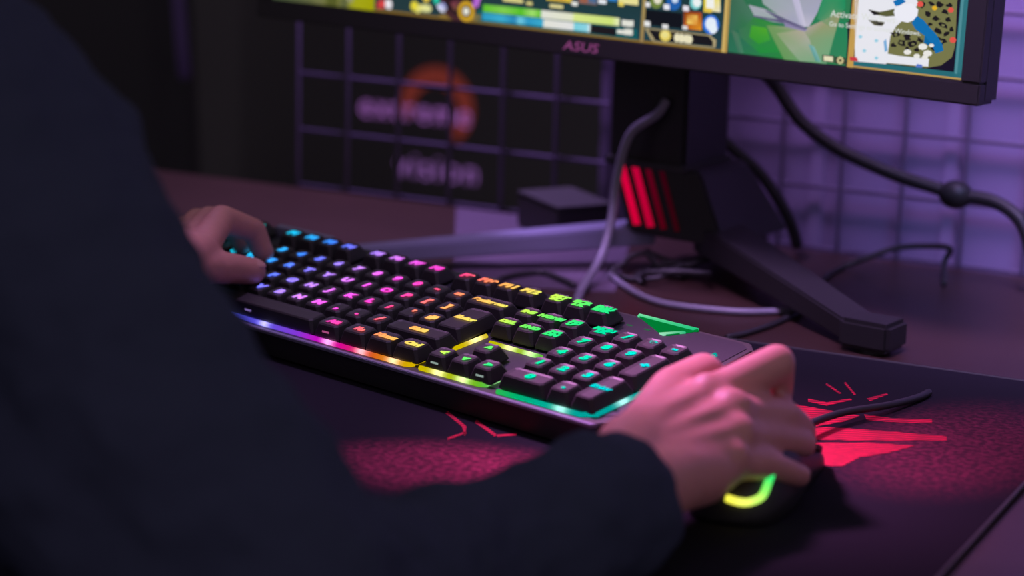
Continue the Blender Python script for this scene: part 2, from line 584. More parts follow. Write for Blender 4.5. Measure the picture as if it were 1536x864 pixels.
HUD = [
('game_ground',1,[(-298.5,0.0),(-262.0,0.0),(-262.0,190.0),(-298.5,190.0)],[(70,85,60),(95,100,65),(60,75,50),(50,70,60)]),
('game_ground',1,[(-262.0,0.0),(-225.0,0.0),(-225.0,190.0),(-262.0,190.0)],[(95,100,65),(125,125,60),(90,105,50),(60,75,50)]),
('game_ground',1,[(-225.0,0.0),(-213.0,0.0),(-213.0,190.0),(-225.0,190.0)],[(125,125,60),(165,165,25),(120,125,40),(90,105,50)]),
('game_ground',1,[(-213.0,0.0),(-194.5,0.0),(-194.5,190.0),(-213.0,190.0)],[(165,165,25),(160,160,10),(110,130,40),(120,125,40)]),
('game_ground',2,[(-231.0,3.0),(-231.8,6.0),(-234.0,8.3),(-237.1,9.1),(-240.2,8.3),(-242.4,6.0),(-243.2,3.0),(-242.4,-0.0),(-240.2,-2.3),(-237.1,-3.1),(-234.0,-2.3),(-231.8,-0.0)],[(85,90,40)]),
('game_ground',2,[(-220.3,3.0),(-220.9,5.3),(-222.6,7.0),(-224.9,7.6),(-227.2,7.0),(-228.9,5.3),(-229.5,3.0),(-228.9,0.7),(-227.2,-1.0),(-224.9,-1.6),(-222.6,-1.0),(-220.9,0.7)],[(95,100,60)]),
('game_ground',2,[(-245.4,4.9),(-246.1,7.6),(-248.1,9.6),(-250.8,10.3),(-253.5,9.6),(-255.5,7.6),(-256.2,4.9),(-255.5,2.2),(-253.5,0.2),(-250.8,-0.5),(-248.1,0.2),(-246.1,2.2)],[(110,112,70)]),
('game_ground',2,[(-215.2,8.2),(-215.7,10.2),(-217.2,11.7),(-219.2,12.2),(-221.2,11.7),(-222.7,10.2),(-223.2,8.2),(-222.7,6.2),(-221.2,4.7),(-219.2,4.2),(-217.2,4.7),(-215.7,6.2)],[(150,150,110)]),
('game_ground',1,[(-194.5,38.0),(117.6,38.0),(117.6,190.0),(-194.5,190.0)],[(70,100,50),(60,110,80),(60,90,60),(90,100,60)]),
('game_ground',1,[(117.6,76.0),(298.5,76.0),(298.5,190.0),(117.6,190.0)],[(60,120,80),(60,110,90),(60,90,60),(60,90,60)]),
('game_ground',2,[(-298.5,120.0),(-120.0,190.0),(-60.0,300.0),(-110.0,336.0),(-298.5,230.0)],[(120,110,70),(130,120,80),(125,115,75),(115,105,70),(110,100,65)]),
('game_ground',2,[(-20.0,38.0),(60.0,38.0),(180.0,190.0),(298.5,250.0),(298.5,300.0),(120.0,240.0)],[(130,120,80),(125,115,78),(120,112,75),(118,110,72),(110,104,70),(125,115,75)]),
('game_ground',3,[(-14.5,174.6),(-13.3,177.7),(-19.6,180.8),(-24.5,179.5),(-29.9,176.6),(-30.0,172.9),(-24.9,170.3),(-19.6,167.5),(-14.2,170.2)],[(50,96,50)]),
('game_ground',4,[(-57.5,264.1),(-60.3,267.0),(-65.1,268.9),(-70.0,269.7),(-72.9,266.4),(-75.3,262.5),(-70.1,259.2),(-65.2,258.7),(-58.9,261.1)],[(38,71,38)]),
('game_ground',5,[(67.4,114.1),(64.0,120.6),(57.1,122.0),(48.1,124.3),(42.4,117.3),(41.0,111.3),(47.9,106.8),(57.8,102.3),(63.8,107.6)],[(51,97,51)]),
('game_ground',3,[(73.2,120.8),(69.2,126.4),(62.2,128.2),(56.6,126.6),(50.3,123.4),(49.8,118.9),(55.9,113.6),(62.5,113.9),(68.1,115.2)],[(53,101,53)]),
('game_ground',4,[(58.9,89.4),(55.1,96.4),(44.8,101.8),(35.5,101.0),(30.0,94.0),(24.2,85.4),(33.1,80.3),(45.7,80.0),(53.8,80.1)],[(38,73,38)]),
('game_ground',5,[(-37.4,174.5),(-40.8,181.6),(-54.0,189.4),(-64.0,187.5),(-76.9,179.0),(-69.4,171.1),(-64.2,164.3),(-53.3,159.7),(-43.8,167.9)],[(39,75,39)]),
('game_ground',3,[(43.9,118.0),(41.2,121.9),(36.8,123.1),(30.6,122.0),(27.1,120.1),(26.5,116.1),(32.1,114.2),(36.7,113.3),(41.7,115.1)],[(44,83,44)]),
('game_ground',4,[(166.5,138.4),(164.8,141.0),(160.9,144.2),(156.1,143.5),(154.5,140.4),(151.9,136.7),(156.2,134.1),(161.1,134.5),(165.4,135.2)],[(35,66,35)]),
('game_ground',5,[(-96.4,259.0),(-101.6,266.6),(-111.6,270.5),(-121.3,270.3),(-127.0,263.4),(-130.4,254.9),(-123.2,251.4),(-110.9,247.4),(-100.6,252.1)],[(33,63,33)]),
('game_ground',3,[(-234.1,130.4),(-234.7,137.0),(-243.7,141.7),(-252.4,140.3),(-256.2,134.6),(-259.9,126.1),(-254.6,120.2),(-243.6,121.1),(-235.9,123.0)],[(35,67,35)]),
('game_ground',4,[(-165.6,138.1),(-169.5,142.2),(-174.1,143.8),(-179.3,143.4),(-182.3,139.8),(-183.3,136.4),(-179.5,132.1),(-174.4,133.4),(-168.3,135.1)],[(34,64,34)]),
('game_ground',5,[(-130.3,289.4),(-131.7,296.8),(-138.7,300.7),(-150.4,299.9),(-157.8,293.5),(-158.4,286.6),(-148.4,281.6),(-139.2,279.4),(-131.5,281.9)],[(36,68,36)]),
('game_ground',3,[(-46.7,135.1),(-49.8,139.1),(-55.8,141.7),(-61.9,141.5),(-65.8,137.9),(-67.9,133.1),(-63.0,129.4),(-55.8,127.7),(-48.7,129.7)],[(41,79,41)]),
('game_ground',4,[(143.8,135.7),(143.5,142.9),(135.3,146.6),(126.2,142.5),(119.0,138.6),(120.1,133.1),(127.8,125.8),(135.0,127.8),(142.0,130.7)],[(39,73,39)]),
('game_ground',5,[(202.5,323.9),(194.3,331.2),(187.2,333.1),(177.8,332.5),(172.6,327.6),(168.2,320.1),(178.9,314.0),(186.8,313.6),(198.2,316.5)],[(40,76,40)]),
('game_ground',3,[(242.7,266.1),(239.6,270.4),(234.7,272.7),(227.3,272.5),(221.1,268.0),(224.4,263.3),(227.1,261.0),(234.2,260.0),(240.7,260.6)],[(34,65,34)]),
('game_ground',4,[(-143.5,133.7),(-147.3,141.4),(-158.9,142.2),(-170.4,142.6),(-175.9,137.6),(-179.3,129.9),(-170.8,122.3),(-159.4,123.7),(-147.5,125.8)],[(41,77,41)]),
('game_ground',5,[(281.2,129.7),(280.1,134.9),(269.3,140.6),(260.4,136.8),(252.7,132.6),(256.8,126.8),(262.1,121.9),(270.1,120.6),(280.0,124.9)],[(52,99,52)]),
('game_ground',3,[(-171.2,119.5),(-175.1,126.9),(-183.6,131.1),(-192.3,127.6),(-202.4,122.7),(-198.3,116.2),(-192.4,109.6),(-183.7,111.6),(-173.2,113.1)],[(35,67,35)]),
('game_ground',4,[(-125.8,232.0),(-128.9,240.6),(-137.4,247.2),(-148.5,240.9),(-157.8,235.8),(-156.6,228.1),(-148.4,219.9),(-136.5,219.8),(-125.0,224.2)],[(39,74,39)]),
('game_ground',5,[(242.8,217.7),(240.9,221.4),(238.0,222.3),(232.9,222.5),(231.1,219.6),(229.2,215.6),(233.7,213.2),(237.8,211.9),(241.7,214.2)],[(48,91,48)]),
('game_ground',3,[(236.8,168.7),(235.7,174.6),(228.4,179.2),(219.5,177.7),(216.1,172.5),(211.9,165.2),(220.5,161.5),(228.6,161.3),(238.7,163.0)],[(51,97,51)]),
('game_ground',4,[(274.5,128.9),(267.4,135.5),(260.9,141.4),(249.3,139.9),(241.2,132.0),(247.4,125.6),(252.6,121.4),(261.1,120.0),(270.5,122.5)],[(49,93,49)]),
('game_ground',5,[(-119.5,317.6),(-122.9,322.2),(-126.9,323.1),(-133.3,323.6),(-137.3,320.1),(-138.0,315.6),(-133.8,311.4),(-127.2,311.0),(-121.3,313.5)],[(51,97,51)]),
('game_ground',3,[(-221.0,182.8),(-221.1,190.5),(-231.9,195.1),(-243.5,193.1),(-253.2,187.0),(-246.5,179.2),(-243.5,174.7),(-230.9,170.3),(-220.0,176.5)],[(47,90,47)]),
('game_ground',4,[(-267.7,294.5),(-271.5,301.3),(-279.2,305.7),(-288.4,301.9),(-293.5,298.3),(-292.6,291.1),(-289.0,284.8),(-279.1,284.1),(-270.4,287.7)],[(41,78,41)]),
('game_ground',5,[(-233.1,184.1),(-237.1,190.6),(-242.8,193.1),(-250.4,192.7),(-259.2,186.8),(-257.1,181.4),(-250.4,175.7),(-243.5,177.1),(-234.0,179.5)],[(49,94,49)]),
('game_ground',3,[(156.8,280.6),(157.4,285.6),(149.8,287.6),(143.3,287.3),(139.6,282.7),(137.8,278.5),(141.9,273.9),(149.5,275.2),(156.1,276.9)],[(39,75,39)]),
('game_ground',4,[(17.4,229.0),(10.8,236.1),(3.4,240.0),(-10.3,237.4),(-13.0,232.9),(-15.8,225.2),(-7.5,218.9),(3.5,214.9),(13.8,222.2)],[(40,75,40)]),
('game_ground',5,[(53.8,122.8),(53.7,125.6),(48.2,127.2),(42.5,127.8),(40.9,124.3),(38.5,121.3),(42.8,117.8),(48.4,117.6),(52.6,119.7)],[(49,93,49)]),
('game_ground',3,[(95.6,121.2),(93.7,127.3),(85.9,128.0),(76.3,130.3),(70.1,124.3),(69.5,117.5),(77.8,114.6),(85.6,114.3),(92.2,116.5)],[(37,70,37)]),
('game_ground',4,[(-272.0,181.0),(-275.9,184.4),(-279.0,186.4),(-283.7,185.2),(-286.3,183.0),(-285.7,179.0),(-283.0,177.6),(-279.0,177.2),(-274.0,178.3)],[(42,79,42)]),
('game_ground',5,[(53.3,150.8),(51.4,155.1),(43.2,159.4),(35.1,158.6),(30.0,154.1),(28.9,148.0),(36.9,143.7),(43.6,142.3),(49.8,146.7)],[(49,92,49)]),
('game_ground',3,[(-158.4,119.2),(-161.1,126.3),(-171.9,128.7),(-184.6,128.7),(-189.7,122.5),(-189.5,115.4),(-182.5,108.3),(-172.2,107.4),(-161.4,113.1)],[(46,88,46)]),
('game_ground',4,[(192.4,101.8),(191.5,107.3),(186.2,107.9),(178.7,108.9),(174.5,104.0),(176.1,99.9),(180.1,97.0),(186.0,94.6),(190.3,96.4)],[(50,94,50)]),
('game_ground',5,[(289.2,184.5),(284.3,190.2),(278.8,190.8),(272.4,190.7),(267.5,187.0),(264.1,181.9),(271.9,178.9),(278.5,177.0),(285.3,180.4)],[(51,96,51)]),
('game_ground',3,[(15.4,167.7),(15.5,170.7),(10.6,172.7),(5.5,172.2),(1.4,169.5),(3.3,165.6),(6.7,164.0),(10.4,163.1),(14.5,164.7)],[(42,79,42)]),
('game_ground',4,[(91.2,168.5),(85.0,174.0),(78.5,178.8),(68.1,174.9),(64.7,171.5),(64.6,165.4),(67.9,161.0),(77.9,160.3),(86.0,162.5)],[(46,88,46)]),
('game_ground',5,[(-166.2,99.3),(-171.2,107.1),(-178.4,112.8),(-190.2,109.5),(-197.4,103.9),(-199.7,96.0),(-188.1,91.1),(-179.2,86.2),(-166.2,91.9)],[(50,94,50)]),
('game_ground',3,[(166.7,244.0),(157.8,249.4),(151.3,255.7),(139.5,254.4),(135.9,247.4),(135.5,239.7),(142.5,235.6),(151.1,232.9),(157.3,238.4)],[(40,76,40)]),
('game_ground',4,[(-173.5,137.6),(-177.9,143.2),(-186.2,145.1),(-196.6,144.8),(-201.4,140.9),(-202.3,134.4),(-196.2,131.2),(-186.5,128.5),(-178.1,132.7)],[(32,60,32)]),
('game_ground',5,[(127.4,104.6),(124.5,107.2),(119.7,109.0),(114.4,109.6),(110.8,106.4),(110.6,103.2),(115.4,100.6),(119.6,98.9),(122.7,101.7)],[(32,61,32)]),
('game_ground',3,[(20.2,162.9),(21.0,166.2),(15.5,167.7),(9.6,168.5),(8.3,164.9),(5.2,160.8),(10.8,157.7),(15.5,158.4),(20.5,159.2)],[(37,71,37)]),
('game_ground',4,[(-153.8,281.8),(-160.8,289.9),(-167.6,293.1),(-180.1,294.7),(-190.8,287.0),(-184.8,276.6),(-179.4,271.8),(-168.7,267.9),(-157.2,274.0)],[(33,62,33)]),
('game_ground',5,[(13.0,208.1),(5.8,215.9),(-0.6,219.3),(-10.6,216.5),(-16.7,211.1),(-14.3,204.1),(-10.6,198.4),(-0.2,200.4),(9.6,200.4)],[(34,65,34)]),
('game_ground',3,[(-94.4,235.1),(-96.6,239.4),(-102.4,241.4),(-109.1,240.8),(-112.0,237.7),(-112.6,232.8),(-108.4,229.2),(-102.2,229.1),(-97.4,231.8)],[(53,100,53)]),
('game_ground',1,[(-298.5,190.0),(298.5,190.0),(298.5,336.0),(-298.5,336.0)],[(60,100,60),(55,95,65),(45,80,60),(50,85,55)]),
('game_ground',1,[(117.6,30.0),(213.0,30.0),(213.0,80.0),(117.6,80.0)],[(50,120,80),(45,125,80),(60,110,85),(60,115,80)]),
('control_panel',2,[(-194.5,0.0),(117.6,0.0),(117.6,38.0),(-194.5,38.0)],[(38,58,62),(35,66,76),(30,55,60),(30,55,60)]),
('control_panel',3,[(-194.5,0.0),(117.6,0.0),(117.6,1.6),(-194.5,1.6)],[(140,110,45)]),
('control_panel',3,[(-130.9,3.0),(-92.3,6.6),(-93.1,0.1),(-133.8,-0.8)],[(150,120,60),(165,135,65),(120,95,40),(120,95,40)]),
('control_panel',3,[(-98.7,10.9),(45.8,9.0),(47.0,1.1),(-98.1,0.6)],[(25,80,85),(22,90,95),(20,85,90),(20,85,85)]),
('control_panel',4,[(-183.6,5.9),(-184.1,7.7),(-185.4,9.0),(-187.2,9.5),(-189.0,9.0),(-190.3,7.7),(-190.8,5.9),(-190.3,4.1),(-189.0,2.8),(-187.2,2.3),(-185.4,2.8),(-184.1,4.1)],[(215,70,70)]),
('control_panel',4,[(-187.1,4.7),(-187.5,6.1),(-188.4,7.0),(-189.8,7.4),(-191.2,7.0),(-192.1,6.1),(-192.5,4.7),(-192.1,3.3),(-191.2,2.4),(-189.8,2.0),(-188.4,2.4),(-187.5,3.3)],[(180,60,60)]),
('control_panel',4,[(-177.1,6.5),(-177.6,8.3),(-178.9,9.6),(-180.7,10.1),(-182.5,9.6),(-183.8,8.3),(-184.3,6.5),(-183.8,4.7),(-182.5,3.4),(-180.7,2.9),(-178.9,3.4),(-177.6,4.7)],[(235,230,235)]),
('control_panel',4,[(-177.3,5.1),(-177.6,6.4),(-178.6,7.4),(-179.9,7.7),(-181.2,7.4),(-182.2,6.4),(-182.5,5.1),(-182.2,3.8),(-181.2,2.8),(-179.9,2.5),(-178.6,2.8),(-177.6,3.8)],[(235,230,235)]),
('control_panel',4,[(-151.6,7.3),(-152.1,9.2),(-153.5,10.6),(-155.4,11.1),(-157.3,10.6),(-158.7,9.2),(-159.2,7.3),(-158.7,5.4),(-157.3,4.0),(-155.4,3.5),(-153.5,4.0),(-152.1,5.4)],[(225,210,60)]),
('control_panel',4,[(-147.3,6.2),(-147.7,7.6),(-148.8,8.7),(-150.2,9.1),(-151.6,8.7),(-152.7,7.6),(-153.1,6.2),(-152.7,4.8),(-151.6,3.7),(-150.2,3.3),(-148.8,3.7),(-147.7,4.8)],[(225,220,130)]),
('control_panel',4,[(-142.6,6.6),(-143.0,8.1),(-144.1,9.3),(-145.7,9.7),(-147.2,9.3),(-148.4,8.1),(-148.8,6.6),(-148.4,5.1),(-147.2,3.9),(-145.7,3.5),(-144.1,3.9),(-143.0,5.1)],[(225,225,150)]),
('control_panel',4,[(-139.0,6.5),(-139.4,8.0),(-140.4,9.0),(-141.9,9.4),(-143.4,9.0),(-144.4,8.0),(-144.8,6.5),(-144.4,5.0),(-143.4,4.0),(-141.9,3.6),(-140.4,4.0),(-139.4,5.0)],[(220,220,150)]),
('control_panel',4,[(-149.5,4.6),(-149.8,5.8),(-150.8,6.8),(-152.0,7.1),(-153.2,6.8),(-154.2,5.8),(-154.5,4.6),(-154.2,3.4),(-153.2,2.4),(-152.0,2.1),(-150.8,2.4),(-149.8,3.3)],[(220,215,110)]),
('control_panel',4,[(-141.1,14.3),(-141.5,15.9),(-142.7,17.1),(-144.3,17.5),(-145.9,17.1),(-147.1,15.9),(-147.5,14.3),(-147.1,12.7),(-145.9,11.5),(-144.3,11.1),(-142.7,11.5),(-141.5,12.7)],[(230,200,70)]),
('control_panel',4,[(-131.6,13.6),(-132.0,15.1),(-133.1,16.3),(-134.7,16.7),(-136.2,16.3),(-137.4,15.1),(-137.8,13.6),(-137.4,12.1),(-136.2,10.9),(-134.7,10.5),(-133.1,10.9),(-132.0,12.0)],[(40,190,160)]),
('control_panel',4,[(-134.4,9.2),(-128.9,12.6),(-123.1,10.2),(-126.5,4.9),(-130.4,5.5)],[(225,225,250),(150,160,235),(130,150,225),(225,228,245),(235,235,250)]),
('portrait',4,[(-94.3,17.5),(-95.2,23.2),(-97.9,28.4),(-102.0,32.5),(-107.2,35.2),(-112.9,36.1),(-118.6,35.2),(-123.8,32.5),(-127.9,28.4),(-130.6,23.2),(-131.5,17.5),(-130.6,11.8),(-127.9,6.6),(-123.8,2.5),(-118.6,-0.2),(-112.9,-1.1),(-107.2,-0.2),(-102.0,2.5),(-97.9,6.6),(-95.2,11.8)],[(70,40,45)]),
('portrait',5,[(-98.1,18.5),(-98.8,23.1),(-100.9,27.3),(-104.2,30.6),(-108.4,32.7),(-113.0,33.4),(-117.6,32.7),(-121.8,30.6),(-125.1,27.3),(-127.2,23.1),(-127.9,18.5),(-127.2,13.9),(-125.1,9.7),(-121.8,6.4),(-117.6,4.3),(-113.0,3.6),(-108.4,4.3),(-104.2,6.4),(-100.9,9.7),(-98.8,13.9)],[(45,28,34)]),
('portrait',6,[(-121.4,12.8),(-112.8,16.6),(-108.8,12.0),(-117.2,7.2)],[(130,60,80),(60,35,50),(90,50,50),(120,80,60)]),
('portrait',6,[(-99.3,18.7),(-93.1,19.3),(-95.1,12.2),(-102.4,9.6)],[(170,90,200),(200,120,220),(190,110,215),(130,80,170)]),
('portrait',7,[(-98.3,7.8),(-98.7,10.2),(-99.8,12.3),(-101.5,14.0),(-103.6,15.1),(-106.0,15.5),(-108.4,15.1),(-110.5,14.0),(-112.2,12.3),(-113.3,10.2),(-113.7,7.8),(-113.3,5.4),(-112.2,3.3),(-110.5,1.6),(-108.4,0.5),(-106.0,0.1),(-103.6,0.5),(-101.5,1.6),(-99.8,3.3),(-98.7,5.4)],[(205,160,40)]),
('portrait',8,[(-101.4,7.8),(-101.6,9.2),(-102.3,10.5),(-103.3,11.5),(-104.6,12.2),(-106.0,12.4),(-107.4,12.2),(-108.7,11.5),(-109.7,10.5),(-110.4,9.2),(-110.6,7.8),(-110.4,6.4),(-109.7,5.1),(-108.7,4.1),(-107.4,3.4),(-106.0,3.2),(-104.6,3.4),(-103.3,4.1),(-102.3,5.1),(-101.6,6.4)],[(70,50,30)]),
('portrait',9,[(-103.0,7.8),(-103.3,9.1),(-104.1,10.1),(-105.3,10.7),(-106.7,10.7),(-107.9,10.1),(-108.7,9.1),(-109.0,7.8),(-108.7,6.5),(-107.9,5.5),(-106.7,4.9),(-105.3,4.9),(-104.1,5.5),(-103.3,6.5)],[(230,228,215)]),
('health_bar',5,[(-90.7,8.8),(-71.9,9.0),(-71.9,14.6),(-90.7,14.4)],[(95,190,45),(130,205,80),(130,205,80),(95,190,45)]),
('health_bar',5,[(-71.9,9.0),(-55.7,9.2),(-55.8,14.8),(-71.9,14.6)],[(130,205,80),(85,190,40),(85,190,40),(130,205,80)]),
('health_bar',5,[(-55.7,9.2),(-45.9,9.3),(-45.9,14.8),(-55.8,14.8)],[(85,190,40),(160,220,110),(160,220,110),(85,190,40)]),
('health_bar',5,[(-45.9,9.3),(-37.9,9.4),(-38.0,14.9),(-45.9,14.8)],[(160,220,110),(95,190,45),(95,190,45),(160,220,110)]),
('health_bar',5,[(-37.8,9.1),(-10.1,9.4),(-10.1,15.1),(-37.9,14.9)],[(225,225,215),(225,228,200),(225,228,200),(225,225,215)]),
('health_bar',5,[(-10.1,9.4),(-8.7,9.4),(-8.8,15.2),(-10.1,15.1)],[(225,228,200),(215,230,140),(215,230,140),(225,228,200)]),
('health_bar',5,[(-8.7,9.4),(23.9,9.8),(23.8,15.5),(-8.8,15.2)],[(215,230,140),(205,225,120),(205,225,120),(215,230,140)]),
('health_bar',5,[(23.9,9.8),(30.6,9.9),(30.5,15.5),(23.8,15.5)],[(205,225,120),(230,235,190),(230,235,190),(205,225,120)]),
('mana_bar',5,[(-91.1,2.7),(-73.2,2.8),(-73.2,8.4),(-91.1,8.3)],[(45,150,190),(60,170,205),(60,170,205),(45,150,190)]),
('mana_bar',5,[(-73.2,2.8),(-61.4,2.9),(-61.4,8.5),(-73.2,8.4)],[(60,170,205),(40,130,180),(40,130,180),(60,170,205)]),
('mana_bar',5,[(-61.4,2.9),(-56.5,2.9),(-56.5,8.5),(-61.4,8.5)],[(40,130,180),(110,200,225),(110,200,225),(40,130,180)]),
('mana_bar',5,[(-56.5,2.9),(-49.6,3.0),(-49.7,8.6),(-56.5,8.5)],[(110,200,225),(45,150,195),(45,150,195),(110,200,225)]),
('mana_bar',5,[(-49.6,3.0),(-35.1,3.1),(-35.1,8.6),(-49.7,8.6)],[(45,150,195),(60,170,205),(60,170,205),(45,150,195)]),
('mana_bar',5,[(-35.6,2.7),(-8.9,3.0),(-9.0,8.7),(-35.6,8.5)],[(225,225,215),(225,225,225),(225,225,225),(225,225,215)]),
('mana_bar',5,[(-8.9,3.0),(-8.1,3.0),(-8.2,8.7),(-9.0,8.7)],[(225,225,225),(120,205,220),(120,205,220),(225,225,225)]),
('mana_bar',5,[(-8.1,3.0),(3.0,3.1),(2.9,8.8),(-8.2,8.7)],[(120,205,220),(140,210,225),(140,210,225),(120,205,220)]),
('mana_bar',5,[(3.0,3.1),(5.9,3.1),(5.8,8.8),(2.9,8.8)],[(140,210,225),(230,240,240),(230,240,240),(140,210,225)]),
('mana_bar',4,[(4.7,8.4),(27.7,8.4),(28.1,2.5),(5.1,2.7)],[(30,26,32)]),
('health_bar',7,[(32.6,14.6),(36.6,14.6),(36.9,10.4),(32.9,10.3)],[(225,225,215)]),
('health_bar',7,[(36.3,14.6),(40.8,14.6),(41.2,10.2),(36.7,10.1)],[(225,225,215)]),
('health_bar',7,[(40.3,14.8),(42.5,14.8),(42.8,10.6),(40.6,10.6)],[(225,225,215)]),
('mana_bar',7,[(28.9,7.3),(35.7,7.4),(35.9,4.6),(29.1,4.5)],[(225,225,215)]),
('mana_bar',7,[(35.1,8.4),(39.6,8.5),(39.9,4.3),(35.4,4.2)],[(225,225,215)]),
('mana_bar',7,[(39.3,8.6),(42.2,8.6),(42.5,4.4),(39.7,4.4)],[(225,225,215)]),
('ability_icons',5,[(-72.8,18.4),(-54.6,18.4),(-54.8,21.1),(-73.0,21.1)],[(225,215,140)]),
('ability_icons',5,[(-51.5,17.6),(-46.1,17.6),(-46.3,20.0),(-51.7,20.0)],[(215,205,130)]),
('ability_icons',5,[(-30.6,17.6),(-18.8,17.6),(-19.0,20.0),(-30.8,20.0)],[(225,215,150)]),
('ability_icons',5,[(-34.0,22.6),(-11.6,22.6),(-11.9,27.3),(-34.3,27.4)],[(220,190,60)]),
('ability_icons',5,[(-30.5,23.8),(-17.5,23.8),(-17.8,27.2),(-30.7,27.2)],[(190,110,40)]),
('ability_icons',5,[(-5.7,22.7),(10.5,22.7),(9.9,30.7),(-6.3,30.7)],[(120,100,100)]),
('ability_icons',5,[(-4.6,23.5),(2.4,23.5),(1.8,30.8),(-5.2,30.8)],[(170,90,50)]),
('ability_icons',5,[(2.3,23.9),(9.8,23.9),(9.3,31.4),(1.8,31.4)],[(40,110,160)]),
('ability_icons',5,[(-11.4,20.7),(-6.2,20.7),(-6.4,23.6),(-11.6,23.6)],[(230,230,225)]),
('ability_icons',5,[(11.5,24.2),(18.4,24.2),(18.2,27.5),(11.3,27.5)],[(225,228,235)]),
('ability_icons',5,[(19.4,26.8),(27.4,26.8),(27.0,32.0),(19.0,32.0)],[(50,130,200)]),
('ability_icons',5,[(28.6,25.8),(45.6,25.8),(45.1,31.8),(28.1,31.9)],[(230,220,150)]),
('ability_icons',5,[(28.8,23.9),(33.3,23.9),(33.1,27.2),(28.5,27.2)],[(225,205,90)]),
('ability_icons',5,[(-23.5,24.9),(-18.8,24.9),(-19.0,28.3),(-23.7,28.3)],[(225,225,180)]),
('control_panel',6,[(48.9,0.0),(51.9,0.0),(51.9,40.0),(48.9,40.0)],[(150,125,80),(150,125,80),(170,150,90),(170,150,90)]),
('control_panel',6,[(116.2,0.0),(120.6,0.0),(120.6,40.0),(116.2,40.0)],[(185,150,80),(185,150,80),(170,140,80),(170,140,80)]),
('control_panel',7,[(116.9,0.0),(118.3,0.0),(118.3,40.0),(116.9,40.0)],[(215,185,110),(215,185,110),(215,185,110),(215,185,110)]),
('minimap',6,[(214.2,0.0),(218.8,0.0),(218.8,78.0),(214.2,78.0)],[(195,155,80),(195,155,80),(180,145,80),(180,145,80)]),
('item_slots',5,[(52.8,12.9),(83.3,13.1),(82.5,23.7),(51.9,23.6)],[(20,22,30)]),
('item_slots',7,[(51.8,25.5),(55.7,25.5),(55.5,28.7),(51.5,28.8)],[(225,225,230)]),
('item_slots',7,[(66.9,25.0),(71.9,25.0),(71.6,28.7),(66.6,28.7)],[(230,232,240)]),
('item_slots',7,[(82.9,25.5),(87.8,25.5),(87.5,29.2),(82.6,29.2)],[(230,225,235)]),
('item_slots',7,[(51.8,11.9),(56.8,11.9),(56.5,15.6),(51.5,15.6)],[(230,230,230)]),
('item_slots',7,[(66.9,11.5),(71.9,11.5),(71.6,14.7),(66.6,14.7)],[(225,225,225)]),
('item_slots',7,[(83.4,12.6),(87.8,12.6),(87.5,15.4),(83.2,15.3)],[(215,215,215)]),
('item_slots',5,[(65.9,30.5),(65.3,32.9),(63.8,34.9),(61.5,36.0),(59.1,36.0),(56.8,34.9),(55.3,32.9),(54.7,30.5),(55.3,28.1),(56.8,26.1),(59.1,25.0),(61.5,25.0),(63.8,26.1),(65.3,28.1)],[(110,130,60)]),
('item_slots',6,[(64.7,31.5),(64.3,33.2),(63.0,34.4),(61.4,34.8),(59.8,34.4),(58.5,33.2),(58.1,31.5),(58.5,29.8),(59.7,28.6),(61.4,28.2),(63.0,28.6),(64.3,29.8)],[(225,220,200)]),
('item_slots',5,[(80.7,30.8),(80.1,33.4),(78.4,35.5),(76.0,36.6),(73.4,36.6),(71.0,35.5),(69.3,33.4),(68.7,30.8),(69.3,28.2),(71.0,26.1),(73.4,25.0),(76.0,25.0),(78.4,26.1),(80.1,28.2)],[(35,95,170)]),
('item_slots',6,[(78.4,32.8),(78.0,34.2),(77.1,35.1),(75.7,35.5),(74.4,35.1),(73.4,34.2),(73.0,32.8),(73.4,31.4),(74.4,30.5),(75.7,30.1),(77.1,30.5),(78.0,31.4)],[(200,220,240)]),
('item_slots',5,[(97.6,32.0),(97.1,34.1),(95.8,35.8),(93.8,36.8),(91.6,36.8),(89.6,35.8),(88.3,34.1),(87.8,32.0),(88.3,29.9),(89.6,28.2),(91.6,27.2),(93.8,27.2),(95.8,28.2),(97.1,29.9)],[(120,200,200)]),
('item_slots',6,[(97.3,32.5),(96.8,34.2),(95.6,35.5),(93.8,36.0),(92.0,35.5),(90.8,34.2),(90.3,32.5),(90.8,30.8),(92.0,29.5),(93.8,29.0),(95.6,29.5),(96.8,30.8)],[(235,240,240)]),
('item_slots',5,[(99.7,27.1),(113.2,27.1),(112.2,38.0),(98.7,38.0)],[(235,215,70),(230,225,200),(235,220,120),(225,200,60)]),
('item_slots',6,[(101.7,29.1),(108.1,29.1),(107.4,37.3),(101.0,37.3)],[(240,240,235)]),
('item_slots',7,[(99.7,26.1),(106.2,26.1),(106.0,28.9),(99.5,28.9)],[(225,195,70)]),
('item_slots',5,[(84.4,13.1),(99.2,13.2),(98.1,25.6),(83.4,25.6)],[(190,90,25),(225,150,40),(170,70,30),(120,50,20)]),
('item_slots',6,[(86.9,16.6),(95.6,16.7),(95.1,23.5),(86.3,23.5)],[(245,215,110),(220,140,50),(235,190,90),(180,90,30)]),
('item_slots',5,[(113.1,18.0),(112.6,20.6),(111.1,22.7),(109.0,24.2),(106.4,24.7),(103.8,24.2),(101.7,22.7),(100.2,20.6),(99.7,18.0),(100.2,15.4),(101.7,13.3),(103.8,11.8),(106.4,11.3),(109.0,11.8),(111.1,13.3),(112.6,15.4)],[(60,120,220)]),
('item_slots',6,[(110.9,18.5),(110.4,20.5),(109.2,22.1),(107.3,23.0),(105.3,23.0),(103.4,22.1),(102.2,20.5),(101.7,18.5),(102.2,16.5),(103.4,14.9),(105.3,14.0),(107.3,14.0),(109.2,14.9),(110.4,16.5)],[(225,235,248)]),
